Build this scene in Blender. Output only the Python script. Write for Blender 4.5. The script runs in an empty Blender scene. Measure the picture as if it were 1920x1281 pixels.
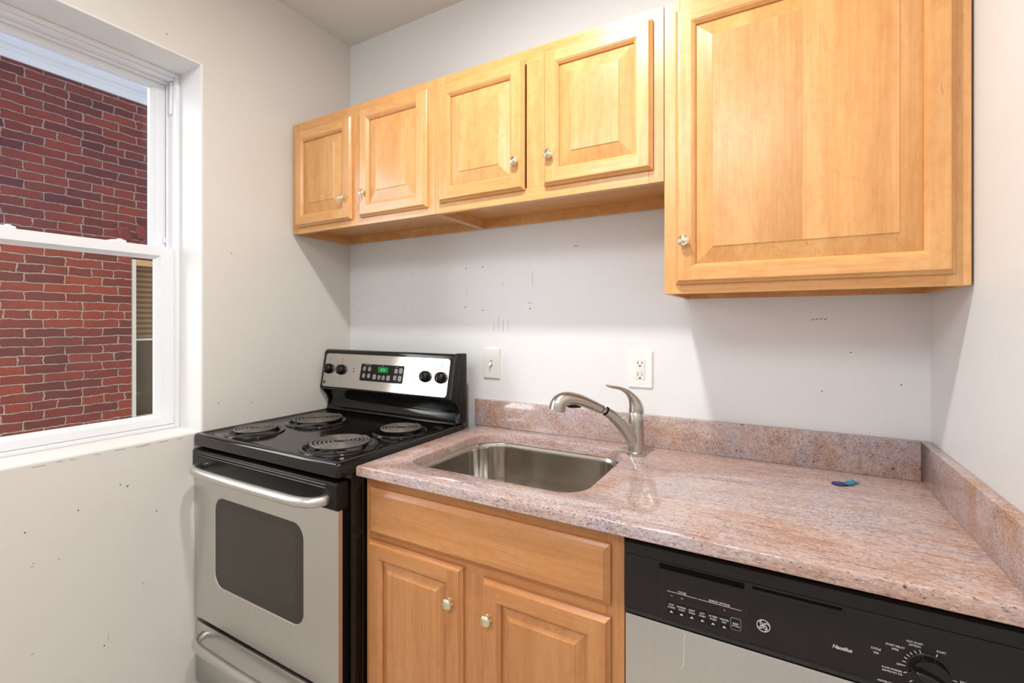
import bpy, bmesh, math, random
from math import sin, cos, pi, radians, sqrt, atan2
from mathutils import Vector, Matrix
random.seed(7)
S = bpy.context.scene
COL = S.collection

# ------------------------------------------------------------------ camera
cam = bpy.data.cameras.new('camera')
cam.sensor_width = 36.0
cam.lens = 878.34 / 1920 * 36
cam.shift_y = -(640.5 - 604.8) / 1920
cam.clip_start = 0.02
co = bpy.data.objects.new('camera', cam)
co.location = (1.8142, -1.6049, 1.3284)
co.rotation_euler = (radians(90), 0, radians(29.5307))
COL.objects.link(co)
S.camera = co

# ------------------------------------------------------------------ world, lights, exposure
S.view_settings.view_transform = 'Standard'
S.view_settings.look = 'None'
S.view_settings.gamma = 1.0
S.view_settings.use_curve_mapping = False
S.view_settings.exposure = 0.12
W = bpy.data.worlds.new('overcast_sky')
S.world = W
W.use_nodes = True
bg = W.node_tree.nodes['Background']
bg.inputs[0].default_value = (0.72, 0.86, 1.0, 1)
bg.inputs[1].default_value = 1.2


def area(name, loc, target, sx, sy, power, color):
    L = bpy.data.lights.new(name, 'AREA')
    L.shape = 'RECTANGLE'
    L.size, L.size_y = sx, sy
    L.energy = power
    L.color = color
    o = bpy.data.objects.new(name, L)
    o.location = loc
    d = Vector(target) - Vector(loc)
    o.rotation_euler = d.to_track_quat('-Z', 'Y').to_euler()
    COL.objects.link(o)
    return o


# daylight from the open end of the side yard, outside the window
area('yard_daylight', (-1.30, -2.45, 2.35), (0.6, -0.3, 1.35), 2.0, 2.9, 150, (0.97, 0.985, 1.0))
# the kitchen's ceiling fitting and an added soft fill light behind the camera
area('ceiling_lamp', (1.30, -1.02, 2.62), (1.30, -1.02, 0), 0.09, 0.09, 22, (1.0, 0.97, 0.93))
area('room_fill_light', (1.15, -2.45, 2.62), (1.15, -1.9, 0.6), 1.4, 1.0, 36, (0.98, 0.99, 1.0))

# ------------------------------------------------------------------ material helpers


def srgb(r, g, b):
    def f(c):
        c = c / 255
        return c / 12.92 if c <= 0.04045 else ((c + 0.055) / 1.055) ** 2.4
    return (f(r), f(g), f(b), 1)


OFF = [0.0]


class NT:
    def __init__(s, name):
        s.m = bpy.data.materials.new(name)
        s.m.use_nodes = True
        s.t = s.m.node_tree
        s.b = s.t.nodes['Principled BSDF']
        s.out = s.t.nodes['Material Output']

    def n(s, kind, **kw):
        x = s.t.nodes.new(kind)
        for k, v in kw.items():
            setattr(x, k, v)
        return x

    def l(s, a, b):
        s.t.links.new(a, b)

    def set(s, **kw):
        for k, v in kw.items():
            s.b.inputs[k.replace('_', ' ')].default_value = v
        return s

    def coords(s, scale=(1, 1, 1), rot=(0, 0, 0), seed=True):
        tc = s.n('ShaderNodeTexCoord')
        mp = s.n('ShaderNodeMapping')
        mp.inputs['Scale'].default_value = scale
        mp.inputs['Rotation'].default_value = rot
        mp.inputs['Location'].default_value = (OFF[0],) * 3
        if seed:
            oi = s.n('ShaderNodeObjectInfo')
            mu = s.n('ShaderNodeVectorMath', operation='MULTIPLY_ADD')
            mu.inputs[0].default_value = (1, 1, 1)
            s.l(oi.outputs['Random'], mu.inputs[0])
            mu.inputs[1].default_value = (7.3, 5.1, 9.7)
            s.l(tc.outputs['Object'], mu.inputs[2])
            s.l(mu.outputs[0], mp.inputs['Vector'])
        else:
            s.l(tc.outputs['Object'], mp.inputs['Vector'])
        return mp.outputs[0]

    def noise(s, vec, scale, detail=4, rough=0.55, dist=0.0):
        x = s.n('ShaderNodeTexNoise')
        x.inputs['Scale'].default_value = scale
        x.inputs['Detail'].default_value = detail
        x.inputs['Roughness'].default_value = rough
        x.inputs['Distortion'].default_value = dist
        s.l(vec, x.inputs['Vector'])
        return x.outputs['Fac']

    def ramp(s, fac, stops):
        x = s.n('ShaderNodeValToRGB')
        e = x.color_ramp.elements
        while len(e) < len(stops):
            e.new(0.5)
        for i, (p, c) in enumerate(stops):
            e[i].position = p
            e[i].color = c if len(c) == 4 else (*c, 1)
        s.l(fac, x.inputs[0])
        return x.outputs[0]

    def mix(s, fac, a, b, mode='MIX'):
        x = s.n('ShaderNodeMix', data_type='RGBA', blend_type=mode)
        for v, sock in ((fac, x.inputs[0]), (a, x.inputs[6]), (b, x.inputs[7])):
            if hasattr(v, 'links'):
                s.l(v, sock)
            else:
                sock.default_value = v
        return x.outputs[2]

    def bump(s, h, strength, dist=0.002):
        x = s.n('ShaderNodeBump')
        x.inputs['Strength'].default_value = strength
        x.inputs['Distance'].default_value = dist
        s.l(h, x.inputs['Height'])
        s.l(x.outputs[0], s.b.inputs['Normal'])


def g(v):
    return (v, v, v, 1)


def plain(name, col, rough=0.5, metal=0.0, **kw):
    t = NT(name)
    t.set(Base_Color=col, Roughness=rough, Metallic=metal, **kw)
    return t.m


def paint(name, col, rough=0.55, mott=0.03, bump=0.12):
    t = NT(name)
    v = t.coords(seed=False)
    n1 = t.noise(v, 2.2, 3)
    dark = tuple(c * (1 - mott * 2) for c in col[:3]) + (1,)
    t.l(t.mix(n1, dark, col), t.b.inputs['Base Color'])
    t.set(Roughness=rough)
    t.b.inputs['Specular IOR Level'].default_value = 0.35
    n2 = t.noise(v, 160, 3)
    n3 = t.noise(v, 18, 3)
    ad = t.n('ShaderNodeMath', operation='ADD')
    t.l(n2, ad.inputs[0])
    t.l(n3, ad.inputs[1])
    t.bump(ad.outputs[0], bump, 0.0015)
    return t.m


def maple(name, axis, tone=0.0, off=0.0, base=((203, 148, 88), (218, 166, 106), (229, 184, 126))):
    """axis: the grain direction, 0 x / 1 y / 2 z"""
    t = NT(name)
    sc = [9.0, 9.0, 9.0]
    sc[axis] = 0.9
    OFF[0] = off
    v = t.coords(tuple(sc))
    n1 = t.noise(v, 1.0, 5, 0.6, 0.8)
    sc2 = [170.0, 170.0, 170.0]
    sc2[axis] = 5.0
    n2 = t.noise(t.coords(tuple(sc2)), 1.0, 3, 0.6)
    sc3 = [34.0, 34.0, 34.0]
    sc3[axis] = 22.0
    n3 = t.noise(t.coords(tuple(sc3)), 1.0, 3, 0.6, 1.2)      # curl figure
    sc4 = [120.0, 120.0, 120.0]
    sc4[axis] = 16.0
    n4 = t.noise(t.coords(tuple(sc4)), 1.0, 2, 0.5)          # flecks
    k = 1.0 + tone
    cs = [srgb(*[min(255, c * k) for c in b]) for b in base]
    c = t.ramp(n1, [(0.22, cs[0]), (0.5, cs[1]), (0.78, cs[2])])
    c = t.mix(t.ramp(n2, [(0.3, g(0.0)), (0.7, g(0.55))]), c, t.mix(1.0, c, srgb(244, 222, 196), 'MULTIPLY'))
    c = t.mix(t.ramp(n3, [(0.45, g(0.0)), (0.75, g(0.4))]), c, t.mix(1.0, c, srgb(240, 216, 188), 'MULTIPLY'))
    c = t.mix(t.ramp(n4, [(0.70, g(0.0)), (0.80, g(0.45))]), c, srgb(160, 100, 52))
    sc5 = [7.0, 7.0, 7.0]
    sc5[axis] = 1.3
    nf = t.noise(t.coords(tuple(sc5)), 1.0, 3, 0.55, 0.5)
    m1 = t.n('ShaderNodeMath', operation='MULTIPLY')
    t.l(nf, m1.inputs[0])
    m1.inputs[1].default_value = 11.0
    m2 = t.n('ShaderNodeMath', operation='FRACT')
    t.l(m1.outputs[0], m2.inputs[0])
    c = t.mix(t.ramp(m2.outputs[0], [(0.0, g(0.0)), (0.10, g(0.17)), (0.34, g(0.0))]), c, t.mix(1.0, c, srgb(222, 192, 160), 'MULTIPLY'))
    t.l(c, t.b.inputs['Base Color'])
    t.set(Roughness=0.32)
    t.b.inputs['Specular IOR Level'].default_value = 0.45
    t.b.inputs['Coat Weight'].default_value = 0.25
    t.b.inputs['Coat Roughness'].default_value = 0.16
    t.bump(n2, 0.05, 0.0005)
    OFF[0] = 0.0
    return t.m


def granite(name, streak):
    t = NT(name)
    sd = not streak
    rz = (0, 0, radians(5))
    if streak:
        va, vb, vc, vd = (1.5, 9, 9), (7, 46, 46), (60, 230, 230), (170, 380, 380)
    else:
        va, vb, vc, vd = (6, 6, 6), (40, 40, 40), (190, 190, 190), (340, 340, 340)
        rz = (0, 0, 0)
    n1 = t.noise(t.coords(va, rz, sd), 1.0, 5, 0.65, 0.6)
    c = t.ramp(n1, [(0.25, srgb(196, 160, 148)), (0.40, srgb(214, 184, 170)), (0.52, srgb(220, 198, 188)),
                    (0.64, srgb(206, 192, 194)), (0.80, srgb(212, 176, 156))])
    # broad rusty and lilac clouds
    n2b = t.noise(t.coords((4.6, 4.6, 4.6) if sd else (3.4, 3.4, 3.4), (0.3, 0.2, 0.7), sd), 1.0, 4, 0.6, 0.5)
    c = t.mix(t.ramp(n2b, [(0.52, g(0)), (0.66, g(0.8))]), c, srgb(206, 150, 96) if sd else srgb(210, 160, 124))
    c = t.mix(t.ramp(n2b, [(0.34, g(0.55)), (0.44, g(0))]), c, srgb(200, 192, 204))
    n2 = t.noise(t.coords(vb, rz, sd), 1.0, 5, 0.7, 0.4)
    c = t.mix(t.ramp(n2, [(0.50, g(0)), (0.70, g(0.60))]), c, srgb(178, 134, 112))
    c = t.mix(t.ramp(n2, [(0.30, g(0.40)), (0.44, g(0))]), c, srgb(232, 220, 214))
    n3 = t.noise(t.coords(vc, rz, sd), 1.0, 4, 0.7)
    c = t.mix(t.ramp(n3, [(0.52, g(0)), (0.68, g(0.65))]), c, srgb(134, 102, 94))
    c = t.mix(t.ramp(n3, [(0.30, g(0.55)), (0.44, g(0))]), c, srgb(236, 224, 216))
    # crystals
    vo = t.n('ShaderNodeTexVoronoi')
    vo.inputs['Scale'].default_value = 330
    t.l(t.coords((1, 1, 1) if sd else (0.6, 1, 1), rz, sd), vo.inputs['Vector'])
    sep = t.n('ShaderNodeSeparateColor')
    t.l(vo.outputs['Color'], sep.inputs[0])
    c = t.mix(t.ramp(sep.outputs[0], [(0.0, g(0.40)), (0.30, g(0.0)), (1.0, g(0.0))]), c, srgb(146, 120, 118))
    c = t.mix(t.ramp(sep.outputs[1], [(0.0, g(0.35)), (0.25, g(0.0)), (1.0, g(0.0))]), c, srgb(244, 232, 224))
    # dark mica specks, denser in clouds
    n5 = t.noise(t.coords(vd, rz, sd), 1.0, 2, 0.5)
    n6 = t.noise(t.coords((7, 7, 7) if sd else (3, 11, 11), rz, sd), 1.0, 3, 0.6)
    mu = t.n('ShaderNodeMath', operation='MULTIPLY_ADD')
    t.l(n6, mu.inputs[0])
    mu.inputs[1].default_value = 0.40
    t.l(n5, mu.inputs[2])
    c = t.mix(t.ramp(mu.outputs[0], [(0.84, g(0)), (0.90, g(0.75))]), c, srgb(84, 58, 58))
    n8 = t.noise(t.coords((130, 130, 130) if sd else (120, 240, 240), rz, sd), 1.0, 1, 0.4)
    c = t.mix(t.ramp(n8, [(0.72, g(0)), (0.75, g(0.85))]), c, srgb(60, 40, 42))
    if streak:   # rusty veins along the slab
        n7 = t.noise(t.coords((2.4, 70, 70), (0, 0, radians(3)), False), 1.0, 5, 0.75, 0.25)
        c = t.mix(t.ramp(n7, [(0.60, g(0)), (0.68, g(0.75))]), c, srgb(122, 68, 54))
        n9 = t.noise(t.coords((38, 150, 150), (0, 0, radians(6)), False), 1.0, 3, 0.6)
        c = t.mix(t.ramp(n9, [(0.63, g(0)), (0.70, g(0.6))]), c, srgb(112, 72, 62))
    c = t.mix(1.0, c, srgb(224, 222, 224), 'MULTIPLY')
    t.l(c, t.b.inputs['Base Color'])
    t.set(Roughness=0.07)
    t.b.inputs['Specular IOR Level'].default_value = 0.6
    return t.m


def brushed(name, col, rough, axis, amount=0.10, metal=1.0, bumpy=0.04):
    t = NT(name)
    sc = [420.0, 420.0, 420.0]
    sc[axis] = 3.0
    n = t.noise(t.coords(tuple(sc)), 1.0, 3, 0.6)
    n2 = t.noise(t.coords((5, 5, 5)), 1.0, 4, 0.6, 0.6)
    d = tuple(c * (1 - amount) for c in col[:3]) + (1,)
    c = t.mix(n, d, col)
    c = t.mix(t.ramp(n2, [(0.3, g(0)), (0.9, g(0.30))]), c, tuple(x * 0.8 for x in col[:3]) + (1,))
    t.l(c, t.b.inputs['Base Color'])
    t.l(t.ramp(n2, [(0.2, g(rough - 0.03)), (0.9, g(rough + 0.05))]), t.b.inputs['Roughness'])
    t.set(Metallic=metal)
    t.bump(n, bumpy, 0.0004)
    return t.m


def glass(name, tint):
    t = NT(name)
    t.t.nodes.remove(t.b)
    tr = t.n('ShaderNodeBsdfTransparent')
    tr.inputs[0].default_value = tint
    gl = t.n('ShaderNodeBsdfGlossy')
    gl.inputs['Roughness'].default_value = 0.02
    fr = t.n('ShaderNodeFresnel')
    fr.inputs[0].default_value = 1.25
    mx = t.n('ShaderNodeMixShader')
    t.l(fr.outputs[0], mx.inputs[0])
    t.l(tr.outputs[0], mx.inputs[1])
    t.l(gl.outputs[0], mx.inputs[2])
    t.l(mx.outputs[0], t.out.inputs[0])
    return t.m


def brick_mat(name):
    t = NT(name)
    tc = t.n('ShaderNodeTexCoord')
    sx = t.n('ShaderNodeSeparateXYZ')
    t.l(tc.outputs['Object'], sx.inputs[0])
    cb = t.n('ShaderNodeCombineXYZ')
    t.l(sx.outputs[1], cb.inputs[0])
    t.l(sx.outputs[2], cb.inputs[1])
    nz = t.n('ShaderNodeTexNoise')
    nz.inputs['Scale'].default_value = 11
    nz.inputs['Detail'].default_value = 4
    nz.inputs['Roughness'].default_value = 0.65
    t.l(cb.outputs[0], nz.inputs['Vector'])
    ma = t.n('ShaderNodeVectorMath', operation='MULTIPLY_ADD')
    sb = t.n('ShaderNodeVectorMath', operation='SUBTRACT')
    t.l(nz.outputs['Color'], sb.inputs[0])
    sb.inputs[1].default_value = (0.5, 0.5, 0.5)
    t.l(sb.outputs[0], ma.inputs[0])
    ma.inputs[1].default_value = (0.045, 0.030, 0)
    t.l(cb.outputs[0], ma.inputs[2])
    br = t.n('ShaderNodeTexBrick')
    br.offset = 0.46
    br.squash = 0.62
    br.squash_frequency = 5
    br.inputs['Scale'].default_value = 1.0
    br.inputs['Mortar Size'].default_value = 0.0095
    br.inputs['Mortar Smooth'].default_value = 0.8
    br.inputs['Bias'].default_value = 0.0
    br.inputs['Brick Width'].default_value = 0.225
    br.inputs['Row Height'].default_value = 0.067
    br.inputs['Color1'].default_value = srgb(150, 64, 44)
    br.inputs['Color2'].default_value = srgb(96, 46, 40)
    br.inputs['Mortar'].default_value = srgb(74, 42, 36)
    t.l(ma.outputs[0], br.inputs['Vector'])
    c = br.outputs['Color']
    bigv = t.noise(cb.outputs[0], 4.5, 3, 0.6)
    c = t.mix(t.ramp(bigv, [(0.45, g(0)), (0.7, g(0.5))]), c, srgb(120, 52, 40))
    wob = t.noise(cb.outputs[0], 26, 3, 0.6)
    mm = t.n('ShaderNodeMath', operation='MULTIPLY_ADD')
    t.l(wob, mm.inputs[0])
    mm.inputs[1].default_value = 0.9
    t.l(br.outputs['Fac'], mm.inputs[2])
    mo = t.n('ShaderNodeMapRange')
    mo.inputs['From Min'].default_value = 1.06
    mo.inputs['From Max'].default_value = 1.32
    t.l(mm.outputs[0], mo.inputs['Value'])
    c = t.mix(mo.outputs[0], c, srgb(172, 142, 122))
    soot = t.noise(cb.outputs[0], 1.6, 5, 0.65, 0.4)
    c = t.mix(t.ramp(soot, [(0.50, g(0)), (0.75, g(0.55))]), c, srgb(70, 48, 50))
    fine = t.noise(cb.outputs[0], 60, 4, 0.7)
    c = t.mix(t.ramp(fine, [(0.35, g(0.35)), (0.65, g(0))]), c, srgb(84, 40, 36))
    t.l(c, t.b.inputs['Base Color'])
    t.set(Roughness=0.9)
    inv = t.n('ShaderNodeMath', operation='MULTIPLY_ADD')
    t.l(br.outputs['Fac'], inv.inputs[0])
    inv.inputs[1].default_value = -1.0
    t.l(fine, inv.inputs[2])
    t.bump(inv.outputs[0], 0.7, 0.01)
    return t.m


M = {}
M['wall'] = paint('wall_paint', srgb(230, 231, 231), 0.42)
M['wall_left'] = paint('left_wall_paint_shaded', srgb(221, 217, 210), 0.45)  # shade on this wall is put into its darker paint colour
M['ceiling'] = paint('ceiling_paint', srgb(224, 223, 220), 0.8, 0.01)
M['reveal'] = paint('reveal_paint', srgb(232, 231, 228), 0.45, 0.01, 0.25)
M['vinyl'] = plain('white_vinyl', srgb(234, 235, 238), 0.32)
M['floor'] = paint('pale_floor_sheet', srgb(196, 190, 182), 0.4, 0.05)
M['glass_upper'] = glass('upper_pane_glass', (0.84, 0.85, 0.92, 1))  # bluish reflection haze on the upper pane is put into its tint
M['glass_lower'] = glass('lower_pane_glass', (0.97, 0.96, 0.94, 1))
M['brick'] = brick_mat('red_brick')
M['mv'] = maple('maple_upright', 2)
M['mv2'] = maple('maple_upright_warm', 2, -0.05, 5.3)
M['mh'] = maple('maple_level', 0, 0.01)
M['my'] = maple('maple_depth', 1, -0.02)
BASE_SHADED = ((178, 118, 68), (197, 139, 87), (212, 158, 106))  # same maple, with the dimmer light low down put into darker tones
M['bv'] = maple('shaded_maple_upright', 2, 0.0, 2.0, BASE_SHADED)
M['bh'] = maple('shaded_maple_level', 0, 0.0, 2.0, BASE_SHADED)
M['granite_top'] = granite('granite_slab', True)
M['granite_splash'] = granite('granite_upstand', False)
M['steel_h'] = brushed('brushed_steel_level', (0.69, 0.67, 0.64, 1), 0.32, 0)
M['steel_v'] = brushed('brushed_steel_upright', (0.69, 0.67, 0.64, 1), 0.30, 2)
M['steel_panel'] = brushed('panel_steel', (0.70, 0.68, 0.65, 1), 0.19, 0)
M['sink_steel'] = brushed('sink_steel', (0.60, 0.57, 0.52, 1), 0.16, 0, 0.10, 1.0, 0.10)
M['nickel'] = brushed('brushed_nickel', (0.56, 0.53, 0.48, 1), 0.27, 2, 0.06, 1.0, 0.02)
M['brass'] = plain('pale_brass', (0.86, 0.78, 0.58, 1), 0.12, 1.0)
M['enamel'] = plain('black_enamel', srgb(18, 15, 13), 0.10, 0.0, Specular_IOR_Level=0.45)
M['black'] = plain('black_plastic', srgb(20, 17, 15), 0.40, 0.0, Specular_IOR_Level=0.28)
M['knob_black'] = plain('knob_black', srgb(20, 18, 17), 0.22, 0.0, Specular_IOR_Level=0.35)
M['dishwasher_black'] = plain('dishwasher_black', srgb(33, 29, 27), 0.34, 0.0, Specular_IOR_Level=0.3)
M['matte_black'] = plain('black_shadow_gap', srgb(7, 6, 6), 0.8, 0.0, Specular_IOR_Level=0.1)
M['oven_glass'] = plain('smoked_oven_glass', srgb(46, 39, 32), 0.10)
M['coil'] = plain('coil_grey', srgb(98, 93, 88), 0.42, 0.3)
M['chrome_dark'] = plain('drip_pan_black', srgb(20, 18, 17), 0.10)
M['ink'] = plain('dark_print', srgb(84, 78, 74), 0.5)
M['white_print'] = plain('white_print', srgb(205, 202, 198), 0.5)
M['key'] = plain('pale_key', srgb(150, 146, 142), 0.4)
M['switch_plate'] = plain('switch_plate_ivory', srgb(228, 226, 220), 0.3)
M['plate'] = plain('plate_white', srgb(238, 236, 232), 0.28)
M['receptacle'] = plain('receptacle_white', srgb(228, 226, 222), 0.3)
M['hole'] = plain('dark_hole', srgb(30, 28, 27), 0.8)
M['scuff'] = plain('grey_scuff', srgb(150, 146, 142), 0.8)
M['navy'] = plain('navy_plastic', srgb(20, 48, 112), 0.3)
M['cyan'] = plain('turquoise_film', srgb(92, 192, 220), 0.3)
M['cornice'] = paint('cornice_paint', srgb(226, 220, 208), 0.6, 0.06, 0.4)
M['gutter'] = paint('gutter_paint', srgb(206, 222, 230), 0.5, 0.05, 0.3)
M['tan'] = paint('tan_timber', srgb(190, 150, 104), 0.7, 0.08)
M['dark_pane'] = plain('dark_pane', srgb(92, 74, 58), 0.5, 0.0, Specular_IOR_Level=0.2)
M['sash_line'] = plain('weathered_sash', srgb(196, 186, 170), 0.7)
t = NT('slatted_blind')
sxx = t.n('ShaderNodeTexWave', wave_type='BANDS', bands_direction='Z')
sxx.inputs['Scale'].default_value = 7.0
t.l(t.coords(seed=False), sxx.inputs['Vector'])
t.l(t.mix(sxx.outputs['Fac'], srgb(92, 66, 42), srgb(140, 106, 70)), t.b.inputs['Base Color'])
t.set(Roughness=0.7)
M['blind'] = t.m
t = NT('green_display')
t.set(Base_Color=srgb(0, 40, 18), Roughness=0.3)
t.b.inputs['Emission Color'].default_value = srgb(0, 120, 55)
t.b.inputs['Emission Strength'].default_value = 0.8
M['display'] = t.m
t = NT('green_digits')
t.b.inputs['Base Color'].default_value = srgb(40, 200, 110)
t.b.inputs['Emission Color'].default_value = srgb(60, 215, 120)
t.b.inputs['Emission Strength'].default_value = 0.9
M['digits'] = t.m
t = NT('red_indicator')
t.set(Base_Color=srgb(160, 40, 40), Roughness=0.3)
t.b.inputs['Emission Color'].default_value = srgb(210, 50, 50)
t.b.inputs['Emission Strength'].default_value = 0.5
M['red'] = t.m
M['red_off'] = plain('unlit_indicator', srgb(120, 50, 48), 0.4)

# ------------------------------------------------------------------ mesh helpers


class MB:
    """collects shapes in world coordinates into one mesh"""

    def __init__(s):
        s.bm = bmesh.new()
        s.mi = 0

    def face(s, vs, mi=None):
        try:
            f = s.bm.faces.new(vs)
            f.material_index = s.mi if mi is None else mi
            return f
        except ValueError:
            return None

    def box(s, x0, x1, y0, y1, z0, z1, bev=0.0, seg=2):
        vs = [s.bm.verts.new((x, y, z)) for x in (x0, x1) for y in (y0, y1) for z in (z0, z1)]
        fs = [s.face([vs[i] for i in q]) for q in ((0, 1, 3, 2), (4, 6, 7, 5), (0, 4, 5, 1), (2, 3, 7, 6), (0, 2, 6, 4), (1, 5, 7, 3))]
        if bev > 0:
            es = set(e for f in fs for e in f.edges)
            r = bmesh.ops.bevel(s.bm, geom=list(es), offset=bev, segments=seg, affect='EDGES', profile=0.5)
            for f in r['faces']:
                f.material_index = s.mi
        return s

    def prism(s, poly, a0, a1, axis='x', bev=0.0, seg=2):
        """poly: 2D points; axis x -> (y,z), y -> (x,z), z -> (x,y)"""
        def P(p, a):
            return {'x': (a, p[0], p[1]), 'y': (p[0], a, p[1]), 'z': (p[0], p[1], a)}[axis]
        A = [s.bm.verts.new(P(p, a0)) for p in poly]
        B = [s.bm.verts.new(P(p, a1)) for p in poly]
        n = len(poly)
        fs = [s.face(A[::-1]), s.face(B)]
        for i in range(n):
            fs.append(s.face([A[i], A[(i + 1) % n], B[(i + 1) % n], B[i]]))
        if bev > 0:
            es = set(e for f in fs if f for e in f.edges)
            r = bmesh.ops.bevel(s.bm, geom=list(es), offset=bev, segments=seg, affect='EDGES', profile=0.5)
            for f in r['faces']:
                f.material_index = s.mi
        return s

    def loops(s, rings, closed=True, cap0=False, cap1=False):
        """rings: lists of 3D points with equal count"""
        V = [[s.bm.verts.new(p) for p in r] for r in rings]
        n = len(V[0])
        for a, b in zip(V, V[1:]):
            for i in range(n if closed else n - 1):
                s.face([a[i], a[(i + 1) % n], b[(i + 1) % n], b[i]])
        if cap0:
            s.face(V[0][::-1])
        if cap1:
            s.face(V[-1])
        return V

    def lathe(s, c, prof, seg=32, axis=(0, 0, 1), cap0=True, cap1=True):
        ax = Vector(axis).normalized()
        u = ax.orthogonal().normalized()
        v = ax.cross(u)
        c = Vector(c)
        rings = []
        for r, h in prof:
            r = max(r, 1e-5)
            rings.append([c + ax * h + (u * cos(2 * pi * k / seg) + v * sin(2 * pi * k / seg)) * r for k in range(seg)])
        s.loops(rings, True, cap0, cap1)
        return s

    def sweep(s, pts, radii, seg=20, side=None, caps=True):
        """pts: 3D polyline; radii: r or (r_inplane, r_side); side: fixed side vector for planar paths"""
        pts = [Vector(p) for p in pts]
        rings = []
        prev = None
        for i, p in enumerate(pts):
            tg = (pts[min(i + 1, len(pts) - 1)] - pts[max(i - 1, 0)]).normalized()
            if side is not None:
                b = Vector(side).normalized()
                nrm = b.cross(tg).normalized()
            else:
                if prev is None:
                    prev = tg.orthogonal().normalized()
                nrm = (prev - tg * prev.dot(tg)).normalized()
                prev = nrm
                b = tg.cross(nrm)
            r = radii[i] if isinstance(radii, (list, tuple)) else radii
            ra, rb = r if isinstance(r, (list, tuple)) else (r, r)
            rings.append([p + nrm * (ra * cos(2 * pi * k / seg)) + b * (rb * sin(2 * pi * k / seg)) for k in range(seg)])
        s.loops(rings, True, caps, caps)
        return s

    def text(s, body, size, fn, align='CENTER', shear=0.0, bold=0.0, spacing=1.0):
        """fn maps local text (u, v) to a 3D point; letters are filled faces"""
        cu = bpy.data.curves.new('txt', 'FONT')
        cu.body = body
        cu.size = size
        cu.align_x = align
        cu.align_y = 'CENTER'
        cu.shear = shear
        cu.offset = bold
        cu.space_character = spacing
        cu.resolution_u = 3
        o = bpy.data.objects.new('txt', cu)
        COL.objects.link(o)
        dg = bpy.context.evaluated_depsgraph_get()
        me = bpy.data.meshes.new_from_object(o.evaluated_get(dg))
        vs = [s.bm.verts.new(fn(v.co.x, v.co.y)) for v in me.vertices]
        for p in me.polygons:
            s.face([vs[i] for i in p.vertices])
        bpy.data.objects.remove(o)
        bpy.data.curves.remove(cu)
        bpy.data.meshes.remove(me)
        return s

    def bar(s, p, q, w, d, up=(0, -1, 0)):
        """thin flat bar from p to q, width w, thickness d along up"""
        p, q, up = Vector(p), Vector(q), Vector(up).normalized()
        tg = (q - p).normalized()
        b = tg.cross(up).normalized() * (w / 2)
        r = []
        for a in (p, q):
            r.append([a - b, a + b, a + b + up * d, a - b + up * d])
        s.loops(r, True, True, True)
        return s


def thing(name, label, cat, loc, group=None):
    o = bpy.data.objects.new(name, None)
    o.empty_display_size = 0.1
    o.location = loc
    COL.objects.link(o)
    o['label'] = label
    o['category'] = cat
    if group:
        o['group'] = group
    return o


def world_loc(o):
    v = Vector((0, 0, 0))
    while o:
        v += o.location
        o = o.parent
    return v


def obj(name, mb, mats, parent=None, label=None, smooth=35, recalc=True):
    bm = mb.bm
    if recalc:
        bmesh.ops.recalc_face_normals(bm, faces=bm.faces[:])
    me = bpy.data.meshes.new(name)
    bm.to_mesh(me)
    bm.free()
    xs = [v.co for v in me.vertices]
    c = Vector([(min(v[i] for v in xs) + max(v[i] for v in xs)) / 2 for i in range(3)])
    if parent is None:
        c.z = min(v[2] for v in xs)
    for v in me.vertices:
        v.co -= c
    if not isinstance(mats, (list, tuple)):
        mats = [mats]
    for m in mats:
        me.materials.append(M[m] if isinstance(m, str) else m)
    o = bpy.data.objects.new(name, me)
    COL.objects.link(o)
    if smooth:
        me.polygons.foreach_set('use_smooth', [True] * len(me.polygons))
        try:
            me.set_sharp_from_angle(angle=radians(smooth))
        except Exception:
            pass
    if parent is not None:
        o.parent = parent
        o.location = c - world_loc(parent)
    else:
        o.location = c
    if label:
        o['label'] = label
    return o


def struct(name, mb, mats, label, cat, **kw):
    o = obj(name, mb, mats, **kw)
    o['kind'] = 'structure'
    o['label'] = label
    o['category'] = cat
    return o


def spline(pts, n=10):
    """Catmull-Rom through tuples of any length"""
    P = [pts[0]] + list(pts) + [pts[-1]]
    out = []
    for i in range(1, len(P) - 2):
        for k in range(n):
            t = k / n
            a, b, c, d = P[i - 1], P[i], P[i + 1], P[i + 2]
            out.append(tuple(0.5 * (2 * b[j] + (c[j] - a[j]) * t + (2 * a[j] - 5 * b[j] + 4 * c[j] - d[j]) * t * t + (3 * b[j] - a[j] - 3 * c[j] + d[j]) * t ** 3) for j in range(len(b))))
    out.append(tuple(pts[-1]))
    return out


def rrect(x0, x1, y0, y1, r, seg=6):
    """rounded rectangle, counter-clockwise; r one radius or four (x0y0, x1y0, x1y1, x0y1)"""
    if not isinstance(r, (list, tuple)):
        r = (r,) * 4
    out = []
    for (cx, cy, rr, a0) in ((x0 + r[0], y0 + r[0], r[0], pi), (x1 - r[1], y0 + r[1], r[1], 1.5 * pi),
                             (x1 - r[2], y1 - r[2], r[2], 0), (x0 + r[3], y1 - r[3], r[3], 0.5 * pi)):
        for k in range(seg + 1):
            a = a0 + k / seg * pi / 2
            out.append((cx + rr * cos(a), cy + rr * sin(a)))
    return out


def plate(mb, x0, x1, z0, z1, r, fn, d0, d1, bev=0.0, seg=5):
    """rounded plate on a plane: fn(x, z, d) with d the height above the plane"""
    A = rrect(x0, x1, z0, z1, r, seg)
    rings = [[fn(x, z, d0) for x, z in A]]
    if bev > 0:
        rings.append([fn(x, z, d1 - bev) for x, z in A])
        B = rrect(x0 + bev, x1 - bev, z0 + bev, z1 - bev, max(r - bev, 0.0002), seg)
        rings.append([fn(x, z, d1) for x, z in B])
    else:
        rings.append([fn(x, z, d1) for x, z in A])
    mb.loops(rings, True, True, True)


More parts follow.
